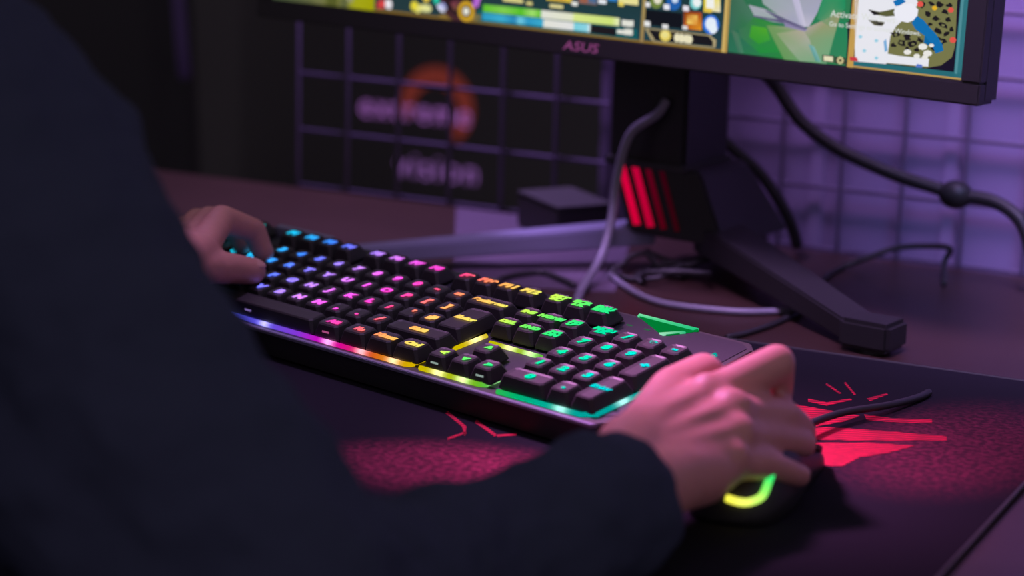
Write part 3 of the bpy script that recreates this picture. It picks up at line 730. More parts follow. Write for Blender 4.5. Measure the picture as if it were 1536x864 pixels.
('item_slots',6,[(111.7,15.4),(111.2,17.2),(110.0,18.4),(108.2,18.9),(106.4,18.4),(105.2,17.2),(104.7,15.4),(105.2,13.7),(106.4,12.4),(108.2,11.9),(110.0,12.4),(111.2,13.6)],[(230,240,248)]),
('coin_counter',5,[(52.5,9.9),(107.6,10.1),(107.5,11.0),(52.4,10.8)],[(170,155,115)]),
('coin_counter',5,[(59.9,1.5),(110.4,2.1),(110.3,2.9),(59.8,2.3)],[(170,155,115)]),
('coin_counter',4,[(53.6,9.7),(107.0,10.2),(109.8,3.6),(59.8,2.8)],[(28,26,32)]),
('coin_counter',5,[(52.4,10.5),(54.1,10.7),(61.4,3.0),(58.7,2.2)],[(170,155,115)]),
('coin_counter',5,[(104.3,10.9),(111.5,7.9),(111.4,2.8),(109.3,3.1),(108.9,7.6)],[(175,160,120)]),
('coin_counter',6,[(74.5,6.8),(74.1,8.3),(73.1,9.6),(71.6,10.5),(69.8,10.8),(68.0,10.5),(66.5,9.6),(65.5,8.3),(65.1,6.8),(65.5,5.3),(66.5,4.0),(68.0,3.1),(69.8,2.8),(71.6,3.1),(73.1,4.0),(74.1,5.3)],[(228,205,95)]),
('coin_counter',7,[(72.5,7.5),(72.2,8.6),(71.3,9.4),(70.1,9.9),(68.7,9.9),(67.5,9.4),(66.6,8.6),(66.3,7.5),(66.6,6.4),(67.5,5.6),(68.7,5.1),(70.1,5.1),(71.3,5.6),(72.2,6.4)],[(232,220,140)]),
('coin_counter',6,[(82.0,6.4),(81.5,8.2),(80.3,9.4),(78.7,9.4),(77.5,8.2),(77.0,6.4),(77.5,4.6),(78.7,3.4),(80.3,3.4),(81.5,4.6)],[(232,225,190)]),
('coin_counter',6,[(85.9,6.3),(85.4,8.2),(84.1,9.4),(82.5,9.4),(81.2,8.2),(80.7,6.3),(81.2,4.4),(82.5,3.2),(84.1,3.2),(85.4,4.4)],[(232,225,190)]),
('coin_counter',6,[(89.7,6.3),(89.2,8.1),(88.0,9.3),(86.4,9.3),(85.2,8.1),(84.7,6.3),(85.2,4.5),(86.4,3.3),(88.0,3.3),(89.2,4.5)],[(232,225,190)]),
('coin_counter',6,[(92.4,6.2),(91.9,8.0),(90.7,9.2),(89.1,9.2),(87.9,8.0),(87.4,6.2),(87.9,4.4),(89.1,3.2),(90.7,3.2),(91.9,4.4)],[(232,225,190)]),
('game_art',1,[(121.3,0.6),(167.8,0.3),(214.7,0.7),(209.1,50.3),(163.7,46.4),(116.7,42.3)],[(45,110,85),(40,135,60),(50,130,90),(20,130,85),(70,120,100),(40,90,70)]),
('game_art',2,[(125.3,28.5),(144.6,25.7),(161.7,21.9),(164.8,5.0),(146.7,2.3),(129.9,12.0)],[(60,110,80),(50,135,60),(60,140,70),(40,140,65),(35,140,60),(60,115,85)]),
('game_art',3,[(138.7,20.6),(150.4,19.9),(154.2,12.1),(145.1,8.5),(137.3,12.7)],[(70,160,50),(80,165,45),(60,155,60),(50,150,50),(60,150,50)]),
('game_art',3,[(150.2,21.7),(181.2,22.9),(206.4,35.9),(202.1,16.8),(198.6,0.4),(165.8,-0.3)],[(110,150,90),(170,160,150),(160,150,110),(120,160,120),(110,165,125),(100,150,90)]),
('game_art',4,[(158.5,17.1),(178.8,21.7),(184.5,15.1),(190.9,1.4),(178.2,-0.8),(169.8,6.9)],[(140,160,115),(175,165,150),(165,170,155),(125,165,130),(130,165,130),(150,165,140)]),
('game_art',4,[(143.0,44.6),(193.1,48.9),(188.4,33.4),(183.2,24.0),(174.1,22.2),(160.0,29.0),(146.4,35.9)],[(150,165,165),(160,160,180),(165,165,190),(190,185,205),(160,160,190),(165,165,180),(150,165,165)]),
('game_art',5,[(134.9,34.4),(149.3,32.5),(163.2,28.4),(165.7,24.1),(155.2,24.5),(140.3,27.1)],[(165,165,180),(170,172,185),(150,165,165),(145,160,160),(150,175,165),(160,170,175)]),
('game_art',6,[(148.2,32.4),(166.4,26.9),(182.3,22.5),(180.4,21.0),(163.6,24.3),(139.3,26.6),(139.7,27.5),(163.4,25.7),(149.4,31.2)],[(95,90,125)]),
('game_art',6,[(163.4,25.7),(182.3,22.1),(180.4,20.5),(164.8,22.2)],[(150,140,180),(175,165,205),(150,140,180),(130,125,160)]),
('game_art',5,[(166.2,46.6),(171.8,47.1),(181.1,23.8),(175.9,25.1)],[(185,180,205),(190,185,215),(200,195,215),(180,178,205)]),
('game_art',3,[(191.1,48.8),(208.1,50.2),(209.2,38.8),(198.8,25.4),(188.8,29.8)],[(30,140,95),(20,140,90),(40,140,95),(120,155,110),(60,140,100)]),
('game_art',5,[(183.7,12.3),(188.4,11.0),(194.4,1.3),(190.4,1.3)],[(100,160,160),(130,180,180),(120,170,165),(80,150,140)]),
('game_art',4,[(117.7,42.4),(125.1,43.1),(140.3,27.1),(133.6,19.2),(121.3,13.5)],[(60,100,80),(70,110,90),(70,120,95),(50,115,75),(55,105,85)]),
('game_art',5,[(123.2,15.9),(128.7,14.2),(134.1,1.0),(129.9,0.5)],[(80,115,95),(70,120,90),(70,130,100),(60,110,90)]),
('game_art',6,[(195.4,1.8),(204.5,1.9),(204.1,6.4),(195.0,6.3)],[(60,60,50)]),
('game_art',7,[(196.4,2.4),(203.5,2.5),(203.2,5.8),(196.1,5.7)],[(225,220,185)]),
('game_art',6,[(205.1,1.5),(213.1,1.6),(212.7,6.0),(204.7,5.9)],[(60,60,50)]),
('game_art',7,[(211.5,3.9),(211.2,5.0),(210.5,5.9),(209.5,6.4),(208.3,6.4),(207.3,5.9),(206.6,5.0),(206.3,3.9),(206.6,2.8),(207.3,1.9),(208.3,1.4),(209.5,1.4),(210.5,1.9),(211.2,2.8)],[(200,190,140)]),
('game_art',8,[(210.0,3.9),(209.8,4.5),(209.2,4.9),(208.6,4.9),(208.0,4.5),(207.8,3.9),(208.0,3.3),(208.6,2.9),(209.2,2.9),(209.8,3.3)],[(90,80,60)]),
('minimap',2,[(213.0,0.0),(298.5,0.0),(298.5,77.0),(213.0,77.0)],[(28,22,42)]),
('minimap',3,[(214.0,0.3),(298.5,0.3),(298.5,1.5),(214.0,1.5)],[(185,150,85)]),
('minimap',3,[(214.0,1.5),(298.5,1.5),(298.5,5.0),(214.0,5.0)],[(40,105,115)]),
('minimap',3,[(292.0,1.5),(298.5,1.5),(298.5,77.0),(292.0,77.0)],[(50,115,125)]),
('minimap',4,[(292.6,4.0),(294.4,4.0),(294.4,77.0),(292.6,77.0)],[(80,140,150)]),
('minimap',5,[(220.3,5.3),(272.3,5.5),(282.5,8.3),(289.6,14.2),(291.2,21.3),(289.5,57.3),(219.0,51.2)],[(118,118,75)]),
('minimap',6,[(219.9,4.4),(243.1,5.0),(243.1,20.9),(247.6,30.1),(255.6,37.8),(260.8,43.5),(262.4,47.1),(256.9,54.5),(215.0,50.8)],[(230,230,238)]),
('minimap',6,[(242.5,12.0),(252.3,11.3),(273.6,11.7),(273.6,6.5),(242.1,5.8)],[(230,230,238)]),
('minimap',7,[(249.1,44.2),(257.7,46.3),(262.8,42.8),(262.5,36.7),(256.0,33.5),(248.1,34.5),(244.7,39.4)],[(235,235,245)]),
('minimap',7,[(226.5,39.5),(234.0,38.5),(239.8,39.9),(245.5,41.7),(246.4,37.0),(240.2,36.0),(231.3,36.5)],[(90,92,58)]),
('minimap',8,[(226.5,39.5),(236.1,37.8),(231.3,36.0)],[(32,28,34)]),
('minimap',7,[(227.2,32.6),(234.6,32.8),(239.6,32.0),(237.8,29.6),(231.9,29.5)],[(92,90,70)]),
('minimap',8,[(230.7,32.0),(238.6,31.4),(235.8,29.9)],[(48,44,46)]),
('minimap',7,[(267.3,45.6),(266.6,44.7),(265.6,43.7),(264.0,44.3),(263.2,45.2),(262.3,46.4),(262.6,48.2),(265.4,48.3),(267.6,47.3)],[(32,28,34)]),
('minimap',8,[(264.2,46.4),(266.3,46.2),(266.0,44.9),(264.1,44.9)],[(120,120,80)]),
('minimap',7,[(271.8,40.0),(271.9,38.8),(270.3,38.6),(269.0,38.9),(268.3,39.6),(268.0,40.5),(267.9,42.2),(270.2,42.3),(272.1,41.4)],[(32,28,34)]),
('minimap',7,[(269.1,50.9),(267.4,50.0),(266.4,49.4),(264.6,49.2),(263.1,50.2),(262.7,51.8),(264.0,53.0),(266.0,52.1),(267.9,52.1)],[(32,28,34)]),
('minimap',7,[(274.3,47.1),(273.6,46.2),(272.4,46.1),(271.1,45.9),(270.8,46.8),(269.3,47.9),(270.5,48.8),(272.2,48.6),(273.2,47.9)],[(32,28,34)]),
('minimap',7,[(281.1,47.6),(279.8,46.4),(278.5,45.3),(276.3,45.7),(275.4,47.1),(275.4,48.3),(276.2,49.4),(277.9,49.3),(279.0,48.4)],[(32,28,34)]),
('minimap',7,[(284.0,42.8),(284.5,41.4),(282.3,41.8),(281.3,41.9),(279.4,42.2),(280.0,43.4),(280.5,44.5),(282.2,44.6),(283.5,43.8)],[(32,28,34)]),
('minimap',7,[(279.4,37.9),(277.3,37.1),(276.3,36.3),(275.0,36.8),(273.2,37.3),(273.8,38.5),(274.5,39.4),(276.1,40.1),(277.3,38.9)],[(32,28,34)]),
('minimap',7,[(284.5,34.1),(284.7,32.3),(281.9,32.8),(280.6,33.0),(279.3,33.6),(277.8,35.1),(279.5,36.3),(281.6,35.8),(283.2,35.3)],[(32,28,34)]),
('minimap',8,[(280.6,35.0),(282.8,34.7),(282.4,33.4),(280.5,33.4)],[(120,120,80)]),
('minimap',7,[(286.7,38.0),(286.9,37.1),(285.6,37.1),(284.3,36.6),(282.8,37.4),(282.6,38.7),(283.9,39.5),(285.6,40.0),(286.1,38.5)],[(32,28,34)]),
('minimap',7,[(280.5,30.4),(281.3,28.8),(279.2,28.2),(277.4,29.0),(275.3,29.6),(275.8,31.1),(276.6,32.4),(278.6,31.9),(279.8,31.3)],[(32,28,34)]),
('minimap',7,[(286.6,29.2),(285.7,28.5),(284.8,27.7),(282.7,27.1),(282.3,28.8),(282.9,29.6),(283.4,30.2),(284.5,30.5),(286.5,30.7)],[(32,28,34)]),
('minimap',7,[(274.1,34.2),(273.7,33.4),(272.6,33.3),(271.1,32.4),(270.6,33.7),(270.9,34.6),(271.6,35.0),(272.5,35.1),(273.4,34.8)],[(32,28,34)]),
('minimap',7,[(251.6,24.8),(249.8,23.9),(248.5,23.6),(246.7,23.0),(245.9,24.3),(243.8,26.0),(246.9,26.2),(248.4,27.1),(250.8,26.6)],[(32,28,34)]),
('minimap',8,[(247.3,25.7),(249.5,25.5),(249.1,24.1),(247.2,24.1)],[(120,120,80)]),
('minimap',7,[(255.3,20.0),(256.0,18.0),(253.2,17.9),(251.4,18.6),(249.9,19.4),(250.7,20.5),(250.8,21.8),(252.7,21.7),(255.4,21.9)],[(32,28,34)]),
('minimap',8,[(251.6,20.9),(253.9,20.6),(253.5,19.3),(251.6,19.3)],[(120,120,80)]),
('minimap',7,[(249.8,17.7),(248.7,16.7),(247.2,16.8),(246.0,16.6),(245.2,17.3),(245.1,18.2),(245.8,18.8),(247.1,19.9),(248.0,18.5)],[(32,28,34)]),
('minimap',7,[(258.5,24.0),(259.8,22.4),(257.6,22.1),(255.3,21.8),(254.8,23.5),(253.6,24.9),(255.3,25.8),(257.3,26.2),(259.2,25.4)],[(32,28,34)]),
('minimap',7,[(264.2,20.0),(262.8,19.1),(261.8,18.4),(259.4,17.6),(257.4,19.1),(257.2,21.1),(259.7,21.7),(261.6,22.5),(264.0,21.8)],[(32,28,34)]),
('minimap',8,[(260.4,20.8),(262.6,20.6),(262.2,19.3),(260.3,19.3)],[(120,120,80)]),
('minimap',7,[(260.0,16.2),(259.8,15.0),(258.2,14.7),(256.7,14.8),(255.5,15.6),(256.1,16.6),(256.1,17.9),(258.0,18.2),(258.6,16.8)],[(32,28,34)]),
('minimap',7,[(268.6,23.1),(268.0,21.8),(266.3,21.5),(265.2,22.4),(263.2,22.5),(264.4,23.5),(264.1,24.9),(266.0,24.7),(266.6,23.7)],[(32,28,34)]),
('minimap',7,[(265.9,16.9),(266.2,15.8),(264.9,15.4),(263.3,15.4),(261.9,16.2),(262.9,17.3),(263.8,17.6),(264.7,18.8),(265.3,17.4)],[(32,28,34)]),
('minimap',7,[(285.6,23.7),(282.9,22.7),(282.1,20.6),(279.1,21.1),(276.8,22.7),(277.5,24.7),(278.4,26.7),(281.3,25.6),(283.9,25.6)],[(32,28,34)]),
('minimap',8,[(280.2,24.5),(282.4,24.3),(282.0,23.0),(280.1,23.0)],[(120,120,80)]),
('minimap',7,[(277.5,18.9),(277.9,17.6),(276.4,17.1),(274.9,17.7),(273.9,18.4),(274.6,19.2),(275.1,19.7),(276.0,20.4),(277.2,19.8)],[(32,28,34)]),
('minimap',7,[(287.0,47.3),(286.1,46.3),(284.7,46.4),(283.6,46.3),(282.1,46.8),(282.4,47.9),(283.7,48.1),(284.6,49.2),(286.2,48.5)],[(32,28,34)]),
('minimap',7,[(289.1,32.2),(289.4,31.2),(288.2,30.9),(286.7,30.7),(286.2,31.8),(286.3,32.6),(286.7,33.4),(288.1,34.2),(288.7,32.8)],[(32,28,34)]),
('minimap',8,[(262.3,38.5),(267.3,36.3),(271.5,32.4),(276.7,28.5),(282.1,22.1),(283.5,17.9),(278.0,15.6),(274.6,21.4),(269.3,26.1),(262.2,29.7),(258.9,33.8)],[(20,110,175)]),
('minimap',7,[(269.2,26.9),(274.4,23.1),(272.7,20.3),(268.8,21.7)],[(15,100,160)]),
('minimap',8,[(244.1,46.4),(249.6,49.5),(253.7,47.2),(249.1,44.2),(246.3,43.5)],[(25,110,180)]),
('minimap',9,[(260.7,14.8),(260.0,13.4),(258.0,12.7),(255.9,13.0),(255.0,14.2),(255.7,15.5),(257.7,16.3),(259.8,16.0)],[(232,230,225)]),
('minimap',9,[(271.9,19.4),(271.0,17.8),(268.7,16.9),(266.3,17.3),(265.2,18.7),(266.0,20.3),(268.3,21.2),(270.7,20.8)],[(232,230,225)]),
('minimap',9,[(275.6,15.4),(274.8,13.8),(272.5,13.0),(270.1,13.3),(269.0,14.7),(269.8,16.3),(272.1,17.2),(274.5,16.8)],[(232,230,225)]),
('minimap',9,[(267.2,12.8),(266.6,11.7),(265.0,11.0),(263.2,11.3),(262.4,12.3),(263.0,13.5),(264.7,14.1),(266.4,13.8)],[(232,230,225)]),
('minimap',9,[(276.5,20.7),(276.1,19.8),(274.8,19.3),(273.4,19.5),(272.7,20.3),(273.2,21.2),(274.5,21.7),(275.9,21.5)],[(232,230,225)]),
('minimap',9,[(273.0,12.5),(272.4,11.4),(270.8,10.8),(269.1,11.0),(268.3,12.0),(268.9,13.2),(270.5,13.8),(272.2,13.5)],[(232,230,225)]),
('minimap',9,[(266.3,46.6),(265.7,45.2),(264.1,44.5),(262.4,44.9),(261.5,46.2),(262.1,47.6),(263.7,48.3),(265.5,47.9)],[(225,85,75)]),
('minimap',9,[(288.2,44.7),(287.7,43.4),(286.2,42.8),(284.7,43.1),(283.9,44.3),(284.4,45.6),(285.9,46.3),(287.5,45.9)],[(225,85,75)]),
('minimap',9,[(291.8,25.7),(291.3,24.2),(289.6,23.5),(287.8,23.9),(287.0,25.2),(287.5,26.7),(289.2,27.5),(291.0,27.0)],[(225,85,75)]),
('minimap',9,[(272.6,45.5),(274.9,46.5),(276.6,44.5),(274.8,43.1),(272.8,43.8)],[(225,175,40)]),
('minimap',9,[(215.6,7.1),(221.1,7.2),(222.4,4.7),(216.4,4.5)],[(200,60,70)]),
('minimap',9,[(265.3,7.4),(269.2,7.3),(269.4,5.2),(264.6,5.1)],[(90,120,200)]),
('minimap',9,[(220.8,20.9),(222.2,22.4),(224.3,21.2),(222.4,19.7)],[(150,205,225)]),
('minimap',9,[(232.9,19.4),(234.2,20.9),(236.3,19.8),(234.5,18.3)],[(150,205,225)]),
('minimap',9,[(224.7,12.0),(226.0,13.5),(228.1,12.3),(226.3,10.8)],[(150,205,225)]),
('minimap',9,[(234.0,8.1),(235.3,9.5),(237.4,8.4),(235.6,6.9)],[(150,205,225)]),
('minimap',9,[(239.8,19.7),(241.5,21.6),(243.3,13.9),(241.4,12.8)],[(120,170,215)])]

parts = {}
for name, layer, pts, cs in HUD:
    parts.setdefault(name, []).append((layer, pts, cs))
for name, polys in parts.items():
    vs, fs, cols = [], [], []
    for layer, pts, cs in polys:
        base = len(vs)
        ar = sum(pts[i][0] * pts[(i + 1) % len(pts)][1] - pts[(i + 1) % len(pts)][0] * pts[i][1] for i in range(len(pts)))
        cc = [tuple(lin(k) for k in c) for c in cs]
        if len(cc) == 1:
            cc = cc * len(pts)
        if ar < 0:
            pts = pts[::-1]
            cc = cc[::-1]
        cx = sum(q[0] for q in pts) / len(pts)
        cy = sum(q[1] for q in pts) / len(pts)
        vs.append(scr(cx, cy, -0.00008 * layer))
        cols.append(tuple(sum(c[k] for c in cc) / len(cc) for k in range(3)))
        for q, c in zip(pts, cc):
            vs.append(scr(min(max(q[0], -W2), W2), max(q[1], 0.0), -0.00008 * layer))
            cols.append(c)
        n = len(pts)
        fs += [(base, base + 1 + i, base + 1 + (i + 1) % n) for i in range(n)]
    mesh(name, vs, fs, M_SCREEN, scrn, cols=cols)
for body, s, t, size in (('Activate Windows', 199.0, 34.2, 6.4), ('Go to Settings to activate Windows.', 198.4, 27.4, 4.6)):
    me = text_mesh(body, size, 0, 0.02, 0, 1, 'LEFT')
    for v in me.vertices:
        v.co = scr(v.co.x + s, v.co.y + t, -0.0009)
    paint(me, lambda co: (0.72, 0.74, 0.72))
    link('screen_lettering', me, M_SCREEN, scrn)

# stand: neck, slanted hub with red slits, three flat legs
def slab(name, corners_a, corners_b, m, parent, bev=0.0):
    """loft between two outlines of equal length in stand coordinates (a along the screen, n behind it, z up)"""
    k = len(corners_a)
    bm = bmesh.new()
    bv = [bm.verts.new((a, n, z - DZ)) for a, n, z in corners_a + corners_b]
    fs = [tuple(range(k))[::-1], tuple(range(k, 2 * k))] + [(i, (i + 1) % k, k + (i + 1) % k, k + i) for i in range(k)]
    for f in fs:
        bm.faces.new([bv[i] for i in f])
    if bev:
        bmesh.ops.recalc_face_normals(bm, faces=bm.faces)
        bmesh.ops.bevel(bm, geom=list(bm.edges), offset=bev, segments=2, affect='EDGES')
    return bm_obj(name, bm, m, parent)
def rect(a0, a1, n0, n1, z):
    return [(a0, n0, z), (a1, n0, z), (a1, n1, z), (a0, n1, z)]
slab('neck', rect(-0.032, 0.036, 0.086, 0.150, 0.078), rect(-0.032, 0.036, 0.086, 0.150, 0.42), M_BEZEL, mon, 0.003)
slab('neck_mount', rect(-0.05, 0.05, 0.050, 0.10, 0.30), rect(-0.05, 0.05, 0.050, 0.10, 0.40), M_BEZEL, mon, 0.003)
slab('neck_collar', rect(-0.034, 0.038, 0.083, 0.153, 0.076), rect(-0.034, 0.038, 0.083, 0.153, 0.082), M_MATTE, mon, 0.001)
hub = slab('hub', rect(-0.008, 0.078, 0.080, 0.175, 0.026), rect(-0.030, 0.050, 0.086, 0.155, 0.079), M_BEZEL, mon, 0.002)
for k, (cbot, ctop, w) in enumerate((((0.62, 0.0, 0.038), (0.70, 0.0, 0.05), 0.0058), ((0.45, 0.0, 0.03), (0.52, 0, 0.04), 0.0058),
                                      ((0.075, 0.0, 0.006), (0.10, 0, 0.010), 0.0042), ((0.03, 0.001, 0.004), (0.035, 0, 0.005), 0.0036))):
    a0 = -0.0225 + 0.0125 * k
    sl = [(a0, 0.0855, 0.0755), (a0 + w, 0.0855, 0.0765), (a0 + w + 0.0195, 0.0803, 0.0335), (a0 + 0.0195, 0.0803, 0.0325)]
    vs = [(a, n - 0.0006, z - DZ) for a, n, z in sl] + [(a, n + 0.004, z - DZ) for a, n, z in sl]
    fs = [(0, 1, 2, 3), (7, 6, 5, 4)] + [(i, 4 + i, 4 + (i + 1) % 4, (i + 1) % 4) for i in range(4)]
    o = mesh('red_slit', vs, fs, M_SLIT, hub, cols=[ctop, ctop, cbot, cbot] * 2)
    if k == 0:
        o['label'] = 'glowing red slits in the hub'
def stand_leg(p0, p1, w0, w1, h0_, h1_, m):
    p0, p1 = Vector(p0), Vector(p1)
    d = (p1 - p0).normalized()
    s = Vector((-d.y, d.x, 0)).normalized()
    A = [p0 - s * w0, p0 + s * w0, p0 + s * w0 + Vector((0, 0, h0_)), p0 - s * w0 + Vector((0, 0, h0_))]
    B = [p1 - s * w1, p1 + s * w1, p1 + s * w1 + Vector((0, 0, h1_)), p1 - s * w1 + Vector((0, 0, h1_))]
    return slab('leg', [tuple(v) for v in A], [tuple(v) for v in B], m, mon, 0.0015)
stand_leg((-0.002, 0.105, 0.016), (-0.192, -0.088, DZ + 0.003), 0.014, 0.011, 0.016, 0.010, M_LIT_LEG)
rl = stand_leg((0.055, 0.105, 0.018), (0.252, -0.012, DZ + 0.003), 0.019, 0.013, 0.022, 0.014, M_BEZEL)
stand_leg((0.03, 0.14, 0.018), (0.03, 0.205, DZ + 0.003), 0.016, 0.014, 0.018, 0.012, M_BEZEL)
for a, n in ((-0.185, -0.082), (0.252, -0.012), (0.03, 0.197)):
    bm = bmesh.new()
    bmesh.ops.create_cone(bm, cap_ends=True, segments=16, radius1=0.010, radius2=0.009, depth=0.004)
    bmesh.ops.translate(bm, vec=(a, n, 0.002), verts=bm.verts)
    bm_obj('rubber_foot', bm, M_MATTE, mon)
slab('leg_tip', rect(0.232, 0.270, -0.026, 0.004, DZ + 0.003), rect(0.232, 0.270, -0.026, 0.004, 0.020), M_BEZEL, mon, 0.003)

# ------------------------------------------------------------------ keyboard
U = 0.01905
KO = Vector((0.143569, -0.471018, 0.0))
KM = Matrix(((0.953477, 0.297262, -0.050174), (-0.301466, 0.940178, -0.158690), (0.0, 0.166433, 0.986053))).to_4x4()
kb = thing('keyboard', 'black full-size mechanical keyboard with rainbow backlight lying on the mat', 'keyboard')
kb.matrix_world = Matrix.Translation(KO) @ KM
HD, HT = 0.0192, 0.0296           # deck height, keytop height
def kslab(name, outline, z0, z1, m, parent=None, bev=0.0):
    k = len(outline)
    bm = bmesh.new()
    bv = [bm.verts.new((x * U, y * U, z0)) for x, y in outline] + [bm.verts.new((x * U, y * U, z1)) for x, y in outline]
    bm.faces.new(bv[:k][::-1])
    top = bm.faces.new(bv[k:])
    for i in range(k):
        bm.faces.new((bv[i], bv[(i + 1) % k], bv[k + (i + 1) % k], bv[k + i]))
    if bev:
        bmesh.ops.bevel(bm, geom=list(top.edges), offset=bev, segments=2, affect='EDGES')
    return bm_obj(name, bm, m, parent if parent else kb)
kslab('case', [(-0.55, -0.02), (22.75, -0.02), (23.35, 0.55), (23.35, 7.0), (22.9, 7.45), (-0.2, 7.45), (-0.55, 7.1)], 0.0016, HD - 0.0004, M_BLACK, None, 0.001)
kslab('deck_plate', [(-0.2, 0.42), (22.4, 0.42), (23.1, 0.9), (23.1, 7.0), (22.7, 7.25), (0.0, 7.25), (-0.2, 7.0)], HD - 0.0006, HD, M_DECK)
kslab('front_trim', [(-0.5, -0.09), (22.75, -0.09), (22.90, 0.06), (-0.5, 0.06)], HD - 0.0022, HD + 0.0001, M_TRIM, None, 0.0004)
for x in (1.0, 21.5):
    kslab('flip_foot', [(x, 6.6), (x + 0.8, 6.6), (x + 0.8, 6.9), (x, 6.9)], -0.0205, 0.003, M_BLACK)
mb = kslab('media_bar', [(0.8, 6.78), (3.75, 6.86), (3.75, 7.16), (0.8, 7.10)], HD - 0.0005, 0.0258, M_TRIM, None, 0.0008)
mb['label'] = 'satin grey media key bar along the rear left edge'
HUE = [(0, (0, .75, .70)), (1.5, (0, .70, .85)), (3.2, (.02, .45, .95)), (4.6, (.04, .22, .95)), (5.6, (.14, .16, .95)), (6.6, (.32, .20, .95)), (7.6, (.55, .22, .9)),
       (8.8, (.80, .10, .80)), (10.2, (.90, .05, .55)), (11.4, (.92, .06, .22)), (12.4, (.95, .20, .12)), (13.4, (.95, .42, .10)), (14.4, (.85, .62, .12)),
       (15.6, (.50, .75, .08)), (16.6, (.12, .72, .10)), (17.8, (.02, .68, .18)), (19.2, (0, .62, .30)), (20.4, (0, .60, .42)), (21.6, (0, .55, .55)), (23, (0, .50, .62))]
def hue(x):
    for (x0, c0), (x1, c1) in zip(HUE, HUE[1:]):
        if x <= x1:
            t = max(0.0, (x - x0) / (x1 - x0))
            return tuple(a + (b_ - a) * t for a, b_ in zip(c0, c1))
    return HUE[-1][1]
def oct_loop(x0, x1, y0, y1, c, z):
    return [(x0 + c, y0, z), (x1 - c, y0, z), (x1, y0 + c, z), (x1, y1 - c, z), (x1 - c, y1, z), (x0 + c, y1, z), (x0, y1 - c, z), (x0, y0 + c, z)]
CAPS = {}
def cap_mesh(w, d):
    if (w, d) in CAPS:
        return CAPS[(w, d)]
    hx, hy = w * U / 2 - 0.0005, d * U / 2 - 0.0005
    z0, z1 = HD - HT + 0.0016, 0.0
    L = [oct_loop(-hx, hx, -hy, hy, 0.0012, z0), oct_loop(-hx, hx, -hy, hy, 0.0012, z0 + 0.001),
         oct_loop(-hx + 0.0024, hx - 0.0024, -hy + 0.0019, hy - 0.0030, 0.0020, z1 - 0.0009),
         oct_loop(-hx + 0.0032, hx - 0.0032, -hy + 0.0027, hy - 0.0036, 0.0018, z1 - 0.0001),
         oct_loop(-hx + 0.0055, hx - 0.0055, -hy + 0.0040, hy - 0.0048, 0.0012, z1 - 0.0006)]
    vs = [v for l in L for v in l]
    fs = [tuple(range(8))[::-1]]
    for j in range(len(L) - 1):
        fs += [(8 * j + i, 8 * j + (i + 1) % 8, 8 * j + 8 + (i + 1) % 8, 8 * j + 8 + i) for i in range(8)]
    fs.append(tuple(range(8 * (len(L) - 1), 8 * len(L))))
    me = bpy.data.meshes.new('key')
    me.from_pydata(vs, [], fs)
    me.materials.append(M_KEY)
    CAPS[(w, d)] = me
    return me
KX, KY = 0.0, 0.33
TEXT = {}
def legend(parent, body, x, dx, dy, size):
    key = (body, size)
    sz = size * U * 1.12
    for bold in (0.00065, 0.0004, 0.0002, 0.0):      # heavy strokes, unless the outline of a glyph cannot take them
        me = text_mesh(body, sz, 0.0, bold, 0.1, 0.72)
        if max(max(abs(v.co.x), abs(v.co.y)) for v in me.vertices) < sz * (0.6 + 0.40 * len(body)):
            break
    gx = x
    w = 1.0
    for v in me.vertices:
        v.co.x = v.co.x * 1.35 + dx * U
        v.co.y += dy * U
        v.co.z = 0.00012
    k = 1.0 if len(body) == 1 else 0.8
    paint(me, lambda co: tuple(k * c for c in hue(gx + co.x / U)))
    link('legend', me, M_LEGEND, parent)
def key(body, x0, w, row, d=1.0, size=0.36, fy=None):
    x = x0 + w / 2 + KX
    y = (row + d / 2 if fy is None else fy) + KY
    o = link('key', cap_mesh(w, d), None, kb)
    o.location = (x * U, y * U, HT)
    if body:
        legend(o, body, x, 0.05, -0.06, size)
    return o
FY = 5.944
key('Esc', 0, 1, 5, 1, 0.3, FY)
for x, names in ((2, ('F1', 'F2', 'F3', 'F4')), (6.5, ('F5', 'F6', 'F7', 'F8')), (11, ('F9', 'F10', 'F11', 'F12'))):
    for i, n_ in enumerate(names):
        key(n_, x + i, 1, 5, 1, 0.34, FY)
for i, n_ in enumerate(('PRT\nSC', 'SCR\nLK', 'PAU\nBRK')):
    key(n_, 15.25 + i, 1, 5, 1, 0.26, FY)
for i, n_ in enumerate('`1234567890-='):
    key(n_, i, 1, 4)
key('Backspace', 13, 2, 4, 1, 0.24)
key('Tab', 0, 1.5, 3, 1, 0.28)
for i, n_ in enumerate('QWERTYUIOP[]'):
    key(n_, 1.5 + i, 1, 3)
key('Caps', 0, 1.75, 2, 1, 0.26)
for i, n_ in enumerate("ASDFGHJKL;'#"):
    key(n_, 1.75 + i, 1, 2)
ent = key('Enter', 13.65, 1.3, 2, 2.0, 0.26)
key('Shift', 0, 1.25, 1, 1, 0.26)
for i, n_ in enumerate('\\ZXCVBNM,./'):
    key(n_, 1.25 + i, 1, 1)
key('Shift', 12.25, 2.75, 1, 1, 0.26)
fk = []
for n_, x, w in (('Ctrl', 0, 1.25), ('Win', 1.25, 1.25), ('Alt', 2.5, 1.25), ('', 3.75, 6.25), ('Alt', 10, 1.25), ('Fn', 11.25, 1.25), ('Menu', 12.5, 1.25), ('Ctrl', 13.75, 1.25)):
    k_ = key(n_, x, w, 0, 1, 0.27)
    if x in (3.75, 10):
        fk.append((k_, x + w / 2, w))
for i, (a, b_) in enumerate((('INS', 'DEL'), ('HOME', 'END'), ('PG\nUP', 'PG\nDN'))):
    key(a, 15.25 + i, 1, 4, 1, 0.24)
    key(b_, 15.25 + i, 1, 3, 1, 0.24)
key('^', 16.25, 1, 1, 1, 0.34)
